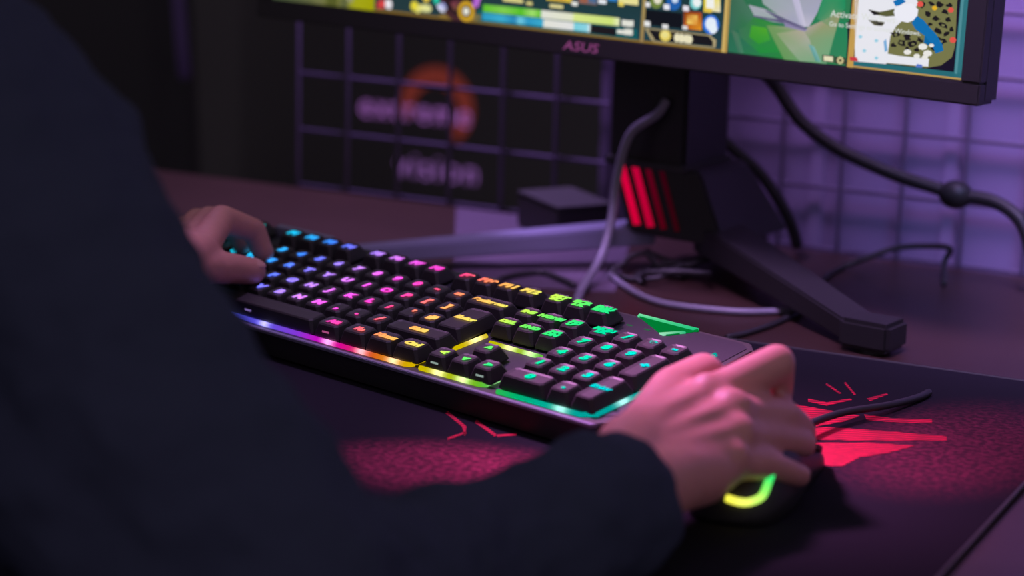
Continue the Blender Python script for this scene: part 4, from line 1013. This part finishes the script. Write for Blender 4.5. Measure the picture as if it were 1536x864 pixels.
for i, n_ in enumerate('<v>'):
    k_ = key(n_, 15.25 + i, 1, 0, 1, 0.30)
    if i != 1:
        fk.append((k_, 15.75 + i, 1))
for i, n_ in enumerate(('NUM\nLK', '/', '*', '-')):
    key(n_, 18.5 + i, 1, 4, 1, 0.24 if i == 0 else 0.36)
for r, row in ((3, '789'), (2, '456'), (1, '123')):
    for i, n_ in enumerate(row):
        key(n_, 18.5 + i, 1, r)
key('+', 21.5, 1, 2, 2.0, 0.36)
key('Enter', 21.5, 1, 0, 2.0, 0.22)
key('0', 18.5, 2, 0)
key('.', 20.5, 1, 0)
for o, x, w in fk:                # function icons printed on the front faces
    ys = -U / 2 + 0.0005
    hw = 0.0032
    q = [(-hw, ys + 0.0008, -0.0052), (hw, ys + 0.0008, -0.0052), (hw, ys + 0.0011, -0.0040), (-hw, ys + 0.0011, -0.0040)]
    dx = -2.9 * U if w > 3 else -0.1 * U
    c = tuple(0.35 * a + 0.05 for a in hue(x + (2.2 if w == 1 else 0))) if w > 1 else (0.25, 0.33, 0.30)
    dx = 0 if w < 3 else -0.2 * U
    mesh('front_legend', [(a + dx, b_ - 0.0004, c_) for a, b_, c_ in q], [(0, 1, 2, 3)], M_GLOW, o, cols=[c] * 4)
def light_bar(path, hot, r=0.0017):
    """a lit acrylic strip let into the deck, with brighter spots where the LEDs sit"""
    pts = [(x * U, y * U, HD + 0.0006) for x, y in path]
    dense = []
    for a, b_ in zip(pts, pts[1:]):
        n = max(2, int((Vector(b_) - Vector(a)).length / 0.003))
        dense += [Vector(a).lerp(Vector(b_), i / n) for i in range(n)]
    dense.append(Vector(pts[-1]))
    o = tube('light_bar', dense, r, M_BAR, kb, smooth_path=False, seg=8)
    def c(co):
        x = co.x / U
        y = co.y / U
        base = BARHUE(x, y)
        g = sum(math.exp(-((x - hx) ** 2 + (y - hy) ** 2) / 0.05) for hx, hy in hot)
        return tuple(min(1.6, 0.50 * q + g * (0.5 * q + 0.40)) for q in base)
    paint(o.data, c)
    return o
BH = [(0, (0, .5, .8)), (6.5, (.10, .10, .95)), (8, (.16, .10, .95)), (9.4, (.30, .05, .90)), (10.4, (.75, .0, .70)), (11.4, (.92, 0, .42)), (12.3, (.92, .02, .16)), (13.0, (.92, .14, .02)),
      (14.0, (.92, .36, .0)), (15.0, (.85, .62, 0)), (16.2, (.62, .66, 0)), (17.2, (.38, .66, .0)), (18.2, (.05, .65, .05)), (19.4, (0, .60, .20)), (20.6, (0, .56, .40)), (22.6, (0, .45, .42)), (23.5, (0, .48, .5))]
def BARHUE(x, y):
    for (x0, c0), (x1, c1) in zip(BH, BH[1:]):
        if x <= x1:
            t = max(0.0, (x - x0) / (x1 - x0))
            return tuple(a + (b_ - a) * t for a, b_ in zip(c0, c1))
    return BH[-1][1]
light_bar([(0.3, 0.24), (14.5, 0.26), (14.72, 0.33), (14.78, 0.85)], [(7.7, .25), (10.9, .25), (12.5, .25), (14.0, .25)])
light_bar([(15.15, 0.30), (17.75, 0.32), (17.98, 0.40), (18.05, 0.92)], [(16.0, .3), (17.1, .3), (18.02, .75)])
light_bar([(18.65, 0.22), (22.05, 0.26), (22.5, 0.55), (22.62, 3.2), (22.62, 6.0)], [(21.3, .25), (22.57, 1.6), (22.62, 3.0), (22.62, 5)])
light_bar([(14.98, 2.02), (15.12, 3.40)], [(15.06, 2.9)])
light_bar([(15.65, 3.02), (17.95, 2.98)], [(16.6, 3.0), (17.5, 3.0)])
# wedge-shaped lit badge on the rear right of the deck
def glowpoly(name, pts, z, cols, parent=None):
    n = len(pts)
    vs = [(x * U, y * U, HD - 0.0002) for x, y in pts] + [(x * U, y * U, z) for x, y in pts]
    return mesh(name, vs, [tuple(range(n, 2 * n))] + [(i, (i + 1) % n, n + (i + 1) % n, n + i) for i in range(n)], M_GLOW, parent or kb, cols=list(cols) * 2)
g0, g1 = (0.0, 0.20, 0.035), (0.05, 0.62, 0.22)
bd = glowpoly('lit_badge', [(18.30, 7.34), (19.97, 6.50), (20.25, 6.52), (20.85, 7.34), (20.74, 7.42)], HD + 0.0008, [g0] * 5)
bd['label'] = 'glowing green wedge badge'
glowpoly('badge_edge', [(18.30, 7.30), (20.70, 7.24), (20.78, 7.44), (18.25, 7.46)], HD + 0.0011, [(.10, .70, .30), (.02, .55, .22), (.02, .55, .22), (.25, .8, .45)], bd)
glowpoly('badge_edge', [(19.90, 6.50), (20.10, 6.44), (20.62, 6.98), (20.48, 7.02)], HD + 0.0011, [(.35, .8, .5), (.3, .75, .5), (.02, .5, .2), (.02, .5, .2)], bd)
for x in (18.25, 19.0, 19.75):
    glowpoly('status_light', [(x + 0.2, 6.55), (x + 0.42, 6.55), (x + 0.42, 6.62), (x + 0.2, 6.62)], HD + 0.0003, [(.03, .12, .06)] * 4)

# ------------------------------------------------------------------ mouse
ms = thing('mouse', 'black gaming mouse with green and yellow light strip, under the right hand', 'mouse', (0.659, -0.617, 0.0))
ms.rotation_euler = (0, 0, math.atan2(0.10, 0.995))
ST = [(-0.0628, 0.0069, 0.009), (-0.0605, 0.0159, 0.0165), (-0.055, 0.0211, 0.0235), (-0.045, 0.0249, 0.03), (-0.03, 0.0273, 0.035), (-0.01, 0.0273, 0.0355), (0.01, 0.0261, 0.031), (0.03, 0.0258, 0.0225), (0.045, 0.0265, 0.0165), (0.056, 0.0258, 0.0125), (0.0625, 0.0224, 0.009)]
NS = 18
vs, fs = [], []
for y, w, h in ST:
    for k in range(NS + 1):
        a = math.pi * k / NS
        c, s_ = math.cos(a), math.sin(a)
        vs.append((w * math.copysign(abs(c) ** 0.62, c), y, 0.0012 + h * s_ ** 0.72))
for i in range(len(ST) - 1):
    for k in range(NS):
        q = i * (NS + 1) + k
        fs.append((q, q + 1, q + NS + 2, q + NS + 1))
    fs.append((i * (NS + 1) + NS, i * (NS + 1), (i + 1) * (NS + 1), (i + 1) * (NS + 1) + NS))
fs.append(tuple(range(NS + 1))[::-1])
fs.append(tuple(range((len(ST) - 1) * (NS + 1), len(ST) * (NS + 1))))
shell = mesh('shell', vs, fs, M_BLACK, ms, True)
for sx in (-1, 1):
    bm = bmesh.new()
    pts = [(sx * 0.003, 0.014, 0.0312), (sx * 0.024, 0.014, 0.0262), (sx * 0.026, 0.040, 0.0168), (sx * 0.023, 0.061, 0.0090), (sx * 0.003, 0.0625, 0.0105), (sx * 0.003, 0.040, 0.0200)]
    top = [bm.verts.new((x, y, z + 0.0016)) for x, y, z in pts]
    bot = [bm.verts.new((x, y, z - 0.0014)) for x, y, z in pts]
    bm.faces.new(top)
    bm.faces.new(bot[::-1])
    for i in range(6):
        bm.faces.new((top[i], bot[i], bot[(i + 1) % 6], top[(i + 1) % 6]))
    bm_obj('button', bm, M_MATTE, ms)
bm = bmesh.new()
bmesh.ops.create_cone(bm, cap_ends=True, segments=24, radius1=0.009, radius2=0.009, depth=0.0055)
bmesh.ops.transform(bm, matrix=Matrix.Translation((0, 0.034, 0.0165)) @ Matrix.Rotation(math.pi / 2, 4, 'Y'), verts=bm.verts)
bm_obj('scroll_wheel', bm, M_MATTE, ms)
for y in (-0.004, 0.012):
    box('side_button', (0.003, 0.013, 0.004), (-0.0258, y, 0.019), M_MATTE, ms, bev=0.0008)
JP = [(.0005, -.0628, .0152), (.0070, -.0632, .0142), (.0125, -.0612, .0142), (.0178, -.0570, .0168), (.0195, -.0522, .0225), (.0205, -.0475, .0285), (.0208, -.0445, .0308)]
js = tube('light_strip', JP, 0.0021, M_BAR, ms, n=6)
JA = [(.75, .70, .04), (.80, .78, .10), (.62, .80, .12), (.30, .75, .10), (.05, .65, .10), (.0, .58, .16), (.0, .50, .12)]
def jc(co):
    d = [((co - Vector(p)).length, i) for i, p in enumerate(JP)]
    d.sort()
    (d0, i0), (d1, i1) = d[:2]
    t = d0 / (d0 + d1 + 1e-9)
    return tuple(1.05 * (a * (1 - t) + b_ * t) for a, b_ in zip(JA[i0], JA[i1]))
paint(js.data, jc)
mcab = tube('mouse_cable', [(0.6540, -0.562, 0.0070), (0.6530, -0.540, 0.0075), (0.6500, -0.5169, 0.0080), (0.6591, -0.4725, 0.0070), (0.6764, -0.4351, 0.0050), (0.6856, -0.4024, 0.0030), (0.6882, -0.3845, 0.0026)], 0.0024, M_CABLE)
mcab.parent = ms
mcab.matrix_parent_inverse = (Matrix.Translation((0.659, -0.617, 0)) @ Matrix.Rotation(math.atan2(0.10, 0.995), 4, 'Z')).inverted()
mcab.name = 'cord'

# ------------------------------------------------------------------ cables and small things behind the keyboard
def cable(name, pts, r, m, label):
    return tag(tube(name, pts, r, m), label, 'cable')
def desk_pts(l, r):
    return [(x, y, z + DZ + r if z < 0.004 else z) for x, y, z in l]
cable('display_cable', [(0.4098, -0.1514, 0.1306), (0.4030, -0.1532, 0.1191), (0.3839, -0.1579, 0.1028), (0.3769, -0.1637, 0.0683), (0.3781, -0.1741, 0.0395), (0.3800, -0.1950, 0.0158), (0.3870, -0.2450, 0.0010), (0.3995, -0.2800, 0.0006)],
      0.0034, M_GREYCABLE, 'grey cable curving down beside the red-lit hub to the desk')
c2 = cable('power_cable', [(0.4480, -0.0900, 0.1700), (0.4564, -0.0800, 0.1511), (0.4636, -0.0600, 0.1339), (0.4838, -0.0600, 0.1098), (0.5089, -0.0600, 0.0936), (0.5335, -0.0600, 0.0837), (0.5657, -0.0600, 0.0742), (0.5972, -0.0600, 0.0678), (0.6098, -0.0600, 0.0651), (0.6384, -0.0600, 0.0632), (0.6606, -0.0650, 0.0524), (0.6724, -0.0700, 0.0320), (0.682, -0.075, 0.012), (0.70, -0.085, DZ + 0.0056), (0.78, -0.10, DZ + 0.0056)],
           0.0054, M_CABLE, 'thick black cable with a round bead, hanging across the wire grid right of the stand')
bm = bmesh.new()
bmesh.ops.create_uvsphere(bm, u_segments=18, v_segments=12, radius=0.0115)
bmesh.ops.scale(bm, vec=(1.15, 1, 0.95), verts=bm.verts)
bmesh.ops.translate(bm, vec=(0.6095, -0.060, 0.0652), verts=bm.verts)
bm_obj('ferrite_bead', bm, M_CABLE, c2, True)
cable('stand_cable', [(0.4120, -0.0950, 0.0970), (0.4200, -0.0700, 0.0920), (0.4334, -0.0600, 0.0797), (0.4500, -0.0500, 0.0629), (0.4630, -0.0400, 0.0414), (0.4717, -0.0300, 0.0191), (0.4735, -0.0200, DZ + 0.0048)],
      0.0048, M_CABLE, 'thick black cable arching from the stand neck down to the back of the desk')
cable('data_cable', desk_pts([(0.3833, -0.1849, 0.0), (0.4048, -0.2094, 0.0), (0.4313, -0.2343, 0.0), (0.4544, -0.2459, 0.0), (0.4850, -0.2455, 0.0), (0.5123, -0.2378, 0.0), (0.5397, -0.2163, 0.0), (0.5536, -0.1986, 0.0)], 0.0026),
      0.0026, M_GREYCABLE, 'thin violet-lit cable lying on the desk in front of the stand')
cable('loose_wire', desk_pts([(0.5484, -0.1900, 0.0), (0.5354, -0.1534, 0.0), (0.5254, -0.1036, 0.0), (0.5258, -0.0666, 0.0), (0.5419, -0.0550, 0.0071), (0.5622, -0.0450, 0.0155), (0.5843, -0.0400, 0.0188), (0.6026, -0.0400, 0.0190), (0.5996, -0.0420, 0.0082), (0.6097, -0.0765, 0.0)], 0.0023),
      0.0023, M_CABLE, 'kinked thin black wire on the desk right of the stand, by the wall')
cable('short_wire', desk_pts([(0.5437, -0.2207, 0.0), (0.5398, -0.2618, 0.0), (0.5323, -0.2941, 0.0), (0.5251, -0.3100, 0.0)], 0.0022),
      0.0022, M_CABLE, 'thin black wire running from the right stand leg towards the mat')
cable('hooked_wire', [(0.4262, -0.0780, 0.012), (0.4322, -0.0800, 0.0353), (0.4430, -0.0800, 0.0396), (0.4536, -0.0800, 0.0377), (0.4584, -0.0800, 0.0298), (0.4566, -0.0800, 0.0171), (0.455, -0.079, DZ + 0.0026)],
      0.0026, M_CABLE, 'small black cable loop standing right behind the stand hub')
cable('keyboard_cable', desk_pts([(0.3342, -0.2785, 0.0), (0.3193, -0.2411, 0.0), (0.3294, -0.2108, 0.0), (0.3421, -0.2070, 0.0), (0.3742, -0.2297, 0.0)], 0.0026),
      0.0026, M_CABLE, 'black cable arching on the desk behind the keyboard function keys')
rn = random.Random(7)
for k in range(4):
    cx, cy, rr, ph = ((0.408, -0.168, 0.026, 0.3), (0.424, -0.150, 0.022, 1.6), (0.432, -0.178, 0.028, 2.6), (0.412, -0.140, 0.018, 4.0))[k]
    pts = []
    for i in range(15):
        a = ph + i * 0.55
        pts.append((cx + rr * math.cos(a) * (1 + 0.15 * math.sin(2.3 * i)), cy + 0.8 * rr * math.sin(a), DZ + 0.0024 + 0.013 * (0.5 + 0.5 * math.sin(1.1 * a + k)) * min(1, i / 3, (14 - i) / 3)))
    tag(tube('coiled_wire', pts, 0.0021, M_CABLE, n=5), 'one of the tangled black wire coils on the desk under the stand hub', 'cable', 'tangled wire coils under the hub')
light_patch = mesh('painted_light_patch', [(0.165, -0.014, DZ), (0.290, -0.262, DZ), (0.405, -0.225, DZ), (0.330, -0.014, DZ)] + [(0.165, -0.014, DZ + 0.0006), (0.290, -0.262, DZ + 0.0006), (0.405, -0.225, DZ + 0.0006), (0.330, -0.014, DZ + 0.0006)],
             [(3, 2, 1, 0), (4, 5, 6, 7)] + [(i, (i + 1) % 4, 4 + (i + 1) % 4, 4 + i) for i in range(4)], M_LIT_PATCH)  # pool of violet light on the desk, painted as a thin pale quad
tag(light_patch, 'pale quad painting the pool of light on the desk under the monitor stand', 'light_patch')
bx = thing('small_box', 'small black box on the desk between the grid and the left stand leg', 'box', (0.287, -0.059, DZ + 0.0006))
bx.rotation_euler = (0, 0, math.radians(-38))
box('casing', (0.073, 0.05, 0.026), (0, 0, 0.0145), M_BLACK, bx, bev=0.002)
box('lid', (0.0736, 0.0506, 0.003), (0, 0, 0.0290), M_MATTE, bx, bev=0.001)
for sx in (-0.03, 0.03):
    for sy in (-0.018, 0.018):
        box('foot', (0.006, 0.006, 0.002), (sx, sy, 0.001), M_MATTE, bx)

# ------------------------------------------------------------------ person
def rounded_cone(bm, p0, r0, p1, r1, caps=(True, True), seg=20):
    p0, p1 = Vector(p0), Vector(p1)
    d = p1 - p0
    L = d.length
    q = d.to_track_quat('Z', 'Y').to_matrix().to_4x4()
    rows = []
    def row(z, r):
        rows.append([bm.verts.new(q @ Vector((r * math.cos(2 * math.pi * k / seg), r * math.sin(2 * math.pi * k / seg), z)) + p0) for k in range(seg)])
    n = 6
    if caps[0]:
        for i in range(1, n):
            a = -math.pi / 2 + math.pi / 2 * i / n
            row(r0 * math.sin(a), r0 * math.cos(a))
    row(0, r0)
    row(L, r1)
    if caps[1]:
        for i in range(1, n):
            a = math.pi / 2 * i / n
            row(L + r1 * math.sin(a), r1 * math.cos(a))
    for a, b_ in zip(rows, rows[1:]):
        for k in range(seg):
            bm.faces.new((a[k], a[(k + 1) % seg], b_[(k + 1) % seg], b_[k]))
    bm.faces.new(rows[0][::-1])
    bm.faces.new(rows[-1])
def ball(bm, c, r, scale=(1, 1, 1), rot=None):
    g = bmesh.ops.create_uvsphere(bm, u_segments=20, v_segments=14, radius=r)
    M = Matrix.Translation(c) @ (rot.to_matrix().to_4x4() if rot else Matrix()) @ Matrix.Diagonal((*scale, 1))
    bmesh.ops.transform(bm, matrix=M, verts=g['verts'])
def limb(bm, pts, last_cap=True):
    for i, ((p, r), (p2, r2)) in enumerate(zip(pts, pts[1:])):
        rounded_cone(bm, p, r, p2, r2, (True, last_cap or i < len(pts) - 2))
def fuse(name, bm, voxel, m, parent=None, smooth_it=3, disp=0.0, dscale=0.05):
    """merge overlapping volumes into one continuous skin"""
    me = bpy.data.meshes.new(name)
    bm.to_mesh(me)
    bm.free()
    o = bpy.data.objects.new(name, me)
    COL.objects.link(o)
    r = o.modifiers.new('fuse', 'REMESH')
    r.mode = 'VOXEL'
    r.voxel_size = voxel
    s = o.modifiers.new('soften', 'SMOOTH')
    s.iterations = smooth_it
    s.factor = 0.6
    if disp:
        tx = bpy.data.textures.new(name + '_folds', 'CLOUDS')
        tx.noise_scale = dscale
        tx.noise_depth = 2
        d = o.modifiers.new('folds', 'DISPLACE')
        d.texture = tx
        d.strength = disp
        d.texture_coords = 'GLOBAL'
        d.mid_level = 0.5
    dg = bpy.context.evaluated_depsgraph_get()
    out = bpy.data.meshes.new_from_object(o.evaluated_get(dg))
    bpy.data.objects.remove(o)
    out.name = name
    for p in out.polygons:
        p.use_smooth = True
    return link(name, out, m, parent)
V = Vector
SHR, SHL = V((0.380, -0.940, 0.215)), V((0.080, -0.905, 0.235))
ELR, WRR = V((0.590, -0.985, 0.048)), V((0.6425, -0.7240, 0.0415))
ELL, WRL = V((0.000, -0.730, 0.050)), V((0.2300, -0.5640, 0.0640))
HIP = V((0.295, -1.075, -0.210))
NECK = V((0.250, -0.930, 0.285))
HEAD = V((0.255, -0.860, 0.435))
bm = bmesh.new()
# right hand
IDX = [(V((.6419, -.6518, .0580)), .0118), (V((.6661, -.6125, .0722)), .0104), (V((.6618, -.5967, .0530)), .0090), (V((.6550, -.5800, .0320)), .0076)]
MID = [(V((.6583, -.6589, .0535)), .0118), (V((.6708, -.6137, .0435)), .0102), (V((.6725, -.5909, .0318)), .0088), (V((.6718, -.5775, .0240)), .0076)]
RNG = [(V((.6655, -.6720, .0455)), .0110), (V((.6725, -.6350, .0370)), .0094), (V((.6775, -.6120, .0295)), .0083), (V((.6790, -.5970, .0240)), .0072)]
LIT = [(V((.6690, -.6860, .0370)), .0098), (V((.6800, -.6600, .0300)), .0082), (V((.6860, -.6430, .0225)), .0072), (V((.6880, -.6300, .0170)), .0064)]
THB = [(V((.6265, -.6990, .0500)), .0150), (V((.6198, -.6480, .0595)), .0118), (V((.6250, -.6140, .0620)), .0104), (V((.6300, -.5960, .0480)), .0088)]
for f in (IDX, MID, RNG, LIT, THB):
    limb(bm, f)
w_r = V((0.93, -0.05, -0.36)).normalized()        # across the back of the hand, thumb side to little-finger side
up_h = V((0.30, -0.28, 0.91)).normalized()
WA, WB = WRR - w_r * 0.013 + V((0, 0, .002)), WRR + w_r * 0.012
for (p, r), w0 in ((IDX[0], WA), (MID[0], WRR - w_r * 0.004), (RNG[0], WRR + w_r * 0.005), (LIT[0], WB)):
    limb(bm, [(w0, .0185), (w0.lerp(p, 0.5) - up_h * 0.003, .0165), (p - up_h * 0.0015, r + .0012)])
    rounded_cone(bm, w0.lerp(p, 0.15) + up_h * 0.0145, .0034, p + up_h * (r - 0.0030), .0042)      # tendons
    ball(bm, p + up_h * 0.0028, r + 0.0006)                                                        # knuckles
limb(bm, [(WA, .018), (THB[0][0], .0155)])
limb(bm, [(THB[0][0], .0150), (IDX[0][0] - up_h * 0.006, .0095)])                                   # thumb web
limb(bm, [(THB[1][0], .0115), (IDX[0][0].lerp(WA, 0.25) - up_h * 0.006, .0105)])
limb(bm, [(WA, .0190), (V((.6385, -.785, .0385)), .0200), (V((.6190, -.865, .0365)), .0220), (V((.6010, -.930, .0400)), .0235), (ELR, .0260)])
limb(bm, [(WB, .0185), (V((.6425, -.785, .0365)), .0195), (V((.6190, -.865, .0355)), .0220)])
limb(bm, [(ELR, .027), (ELR.lerp(SHR, 0.5), .036), (SHR, .050)])
# left hand
LIDX = [(V((.2304, -.5085, .0621)), .0110), (V((.2190, -.4651, .0740)), .0098), (V((.2262, -.4355, .0612)), .0086), (V((.2312, -.4324, .0463)), .0076)]
LTHB = [(V((.2396, -.5396, .0573)), .0135), (V((.2377, -.5079, .0513)), .0115), (V((.2420, -.4865, .0467)), .0104), (V((.2476, -.4715, .0425)), .0092)]
LMID = [(V((.2166, -.4986, .0609)), .0110), (V((.2002, -.4508, .0685)), .0098), (V((.2020, -.4219, .0581)), .0085), (V((.2094, -.4234, .0475)), .0075)]
LRNG = [(V((.2029, -.4891, .0580)), .0106), (V((.1834, -.4401, .0638)), .0094), (V((.1823, -.4150, .0537)), .0082), (V((.1885, -.4161, .0460)), .0072)]
LLIT = [(V((.1938, -.4835, .0540)), .0098), (V((.1705, -.4372, .0572)), .0083), (V((.1690, -.4184, .0490)), .0073), (V((.1732, -.4197, .0430)), .0065)]
for f in (LIDX, LMID, LRNG, LLIT, LTHB):
    limb(bm, f)
for (p, r), k in ((LIDX[0], 0.012), (LMID[0], 0.004), (LRNG[0], -0.005), (LLIT[0], -0.012)):
    w0 = WRL + V((k, -k * 0.3, 0))
    limb(bm, [(w0, .0185), (w0.lerp(p, 0.5), .0160), (p, r + .001)])
limb(bm, [(WRL, .018), (LTHB[0][0], .0150)])
limb(bm, [(LTHB[1][0], .0115), (LIDX[0][0] - V((0, 0.02, .012)), .0100)])
limb(bm, [(WRL, .021), (WRL.lerp(ELL, 0.6), .030), (ELL, .033), (ELL.lerp(SHL, 0.5), .043), (SHL, .055)])
# trunk, neck, head, legs
CH = V((0.270, -0.985, 0.110))
limb(bm, [(HIP, .120), (V((.290, -1.030, -.05)), .110), (CH, .120), (V((.250, -.950, .190)), .085)])
limb(bm, [(CH + V((.07, .0, .0)), .10), (SHR, .055)])
limb(bm, [(CH + V((-.07, .0, .0)), .10), (SHL, .055)])
limb(bm, [(V((.250, -.945, .215)), .070), (NECK, .056), (HEAD + V((0, -.015, -.07)), .054)])
ball(bm, HEAD + V((0, -.012, .025)), .078, (0.95, 1.18, 1.08))
ball(bm, HEAD + V((0, .020, -.055)), .055, (0.98, 1.05, 1.15))
ball(bm, HEAD + V((0, .055, -.095)), .022, (1.2, 0.9, 0.8))
limb(bm, [(HEAD + V((0, .072, .012)), .008), (HEAD + V((0, .092, -.022)), .0115)])
ball(bm, HEAD + V((0, .072, -.060)), .016, (1.6, 0.6, 0.55))
for s in (-1, 1):
    ball(bm, HEAD + V((s * .074, -.008, -.010)), .022, (0.35, 0.75, 1.35))
    ball(bm, HEAD + V((s * .031, .060, .022)), .016, (1.3, 0.7, 0.45))
    hp = HIP + V((s * 0.09, 0, -0.02))
    kn = V((0.29 + s * 0.13, -0.635, -0.235))
    an = V((0.29 + s * 0.14, -0.600, FLOOR_Z + 0.085))
    limb(bm, [(hp, .085), (kn, .056), (kn.lerp(an, 0.35), .055), (an, .036)])
    limb(bm, [(an + V((0, -.02, -.05)), .030), (an + V((0, .13, -.060)), .022)])
person = fuse('person', bm, 0.0024, M_SKIN, None, 4)
tag(person, 'seated person in a dark navy sweatshirt, one hand on the mouse, other on the keyboard', 'person')
for f, up in ((IDX, V((.2, .35, .9))), (MID, V((.2, .3, .9))), (RNG, V((.35, .2, .9))), (LIT, V((.5, .1, .85))), (THB, V((-.5, .3, .8))),
              (LIDX, V((.3, .6, .6))), (LMID, V((0, .6, .7))), (LRNG, V((-.1, .6, .7))), (LLIT, V((-.3, .5, .7))), (LTHB, V((.5, .3, .8)))):
    (a, ra), (b_, rb) = f[-2:]
    d = (b_ - a).normalized()
    n_ = (up - d * up.dot(d)).normalized()
    x_ = d.cross(n_)
    bm = bmesh.new()
    bmesh.ops.create_uvsphere(bm, u_segments=12, v_segments=8, radius=1.0)
    R_ = Matrix((x_, d, n_)).transposed().to_4x4()
    bmesh.ops.transform(bm, matrix=Matrix.Translation(b_ - d * 0.0005 + n_ * (rb - 0.0026)) @ R_ @ Matrix.Diagonal((rb * 0.68, rb * 0.85, 0.0024, 1)), verts=bm.verts)
    bm_obj('fingernail', bm, M_NAIL, person, True)
for s in (-1, 1):
    bm = bmesh.new()
    bmesh.ops.create_uvsphere(bm, u_segments=16, v_segments=10, radius=0.0115)
    bmesh.ops.translate(bm, vec=HEAD + V((s * .031, .0635, .010)), verts=bm.verts)
    bm_obj('eye', bm, mat('eyeball', (0.5, 0.5, 0.5), 0.2) if s < 0 else bpy.data.materials['eyeball'], person, True)
bm = bmesh.new()
ball(bm, HEAD + V((0, -.028, .040)), .088, (0.96, 1.12, 1.0))
ball(bm, HEAD + V((0, -.055, -.010)), .068, (1.02, 0.95, 1.1))
ball(bm, HEAD + V((0, .045, .088)), .040, (1.5, 0.9, 0.6))
fuse('hair', bm, 0.005, M_HAIR, person, 3, 0.012, 0.02)
# clothing over the body
bm = bmesh.new()
CUFF = V((0.6445, -0.7560, 0.0360))
fd = (CUFF - ELR).normalized()
limb(bm, [(ELR, .050), (V((.6010, -.9300, .0370)), .0400), (V((.6190, -.8650, .0350)), .0345), (V((.6350, -.8150, .0365)), .0365), (V((.6420, -.7800, .0365)), .0365), (CUFF, .0310)], False)
ball(bm, V((.636, -.800, .046)), .0300, (1, 1.1, 1))
limb(bm, [(ELR, .048), (V((.545, -.978, .090)), .0505), (V((.470, -.960, .150)), .056), (V((.400, -.940, .205)), .066), (SHR + V((-.02, 0, 0)), .070)])
limb(bm, [(V((.440, -.950, .110)), .060), (V((.500, -.965, .065)), .062), (V((.580, -.985, .045)), .050)])
CUFL = V((.2265, -.5470, .0620))
limb(bm, [(ELL, .050), (ELL.lerp(CUFL, 0.5) + V((0, 0, .008)), .046), (CUFL, .0360)], False)
limb(bm, [(ELL, .050), (ELL.lerp(SHL, 0.5), .056), (SHL, .074)])
limb(bm, [(HIP + V((0, 0, .03)), .155), (V((.300, -1.010, -.05)), .150), (CH, .142), (V((.250, -.950, .190)), .100)])
limb(bm, [(CH + V((.07, 0, 0)), .120), (SHR, .070)])
limb(bm, [(CH + V((-.07, 0, 0)), .120), (SHL, .074)])
limb(bm, [(SHR, .070), (V((.245, -.940, .230)), .080), (SHL, .074)])
limb(bm, [(V((.325, -.965, .262)), .038), (V((.250, -1.010, .275)), .052), (V((.165, -.965, .27)), .040)])
fuse('sweatshirt', bm, 0.004, M_CLOTH, person, 3, 0.018, 0.045)
bm = bmesh.new()
for s in (-1, 1):
    hp = HIP + V((s * 0.085, 0, -0.02))
    kn = V((0.29 + s * 0.13, -0.635, -0.235))
    an = V((0.29 + s * 0.14, -0.600, FLOOR_Z + 0.10))
    limb(bm, [(hp, .108), (kn, .072), (kn.lerp(an, 0.35), .068), (an, .055)], False)
limb(bm, [(HIP + V((-.07, 0, -.01)), .125), (HIP + V((.07, 0, -.01)), .125)])
fuse('trousers', bm, 0.008, M_TROUSER, person, 3, 0.012, 0.06)
for s in (-1, 1):
    an = V((0.29 + s * 0.14, -0.600, FLOOR_Z + 0.085))
    bm = bmesh.new()
    limb(bm, [(an + V((0, -.015, -.035)), .043), (an + V((0, .06, -.045)), .038), (an + V((0, .14, -.052)), .033)])
    bmesh.ops.bisect_plane(bm, geom=list(bm.verts) + list(bm.edges) + list(bm.faces), plane_co=(0, 0, FLOOR_Z + 0.001), plane_no=(0, 0, -1), clear_outer=True)
    bmesh.ops.holes_fill(bm, edges=[e for e in bm.edges if e.is_boundary])
    fuse('shoe', bm, 0.006, M_BLACK, person, 2)
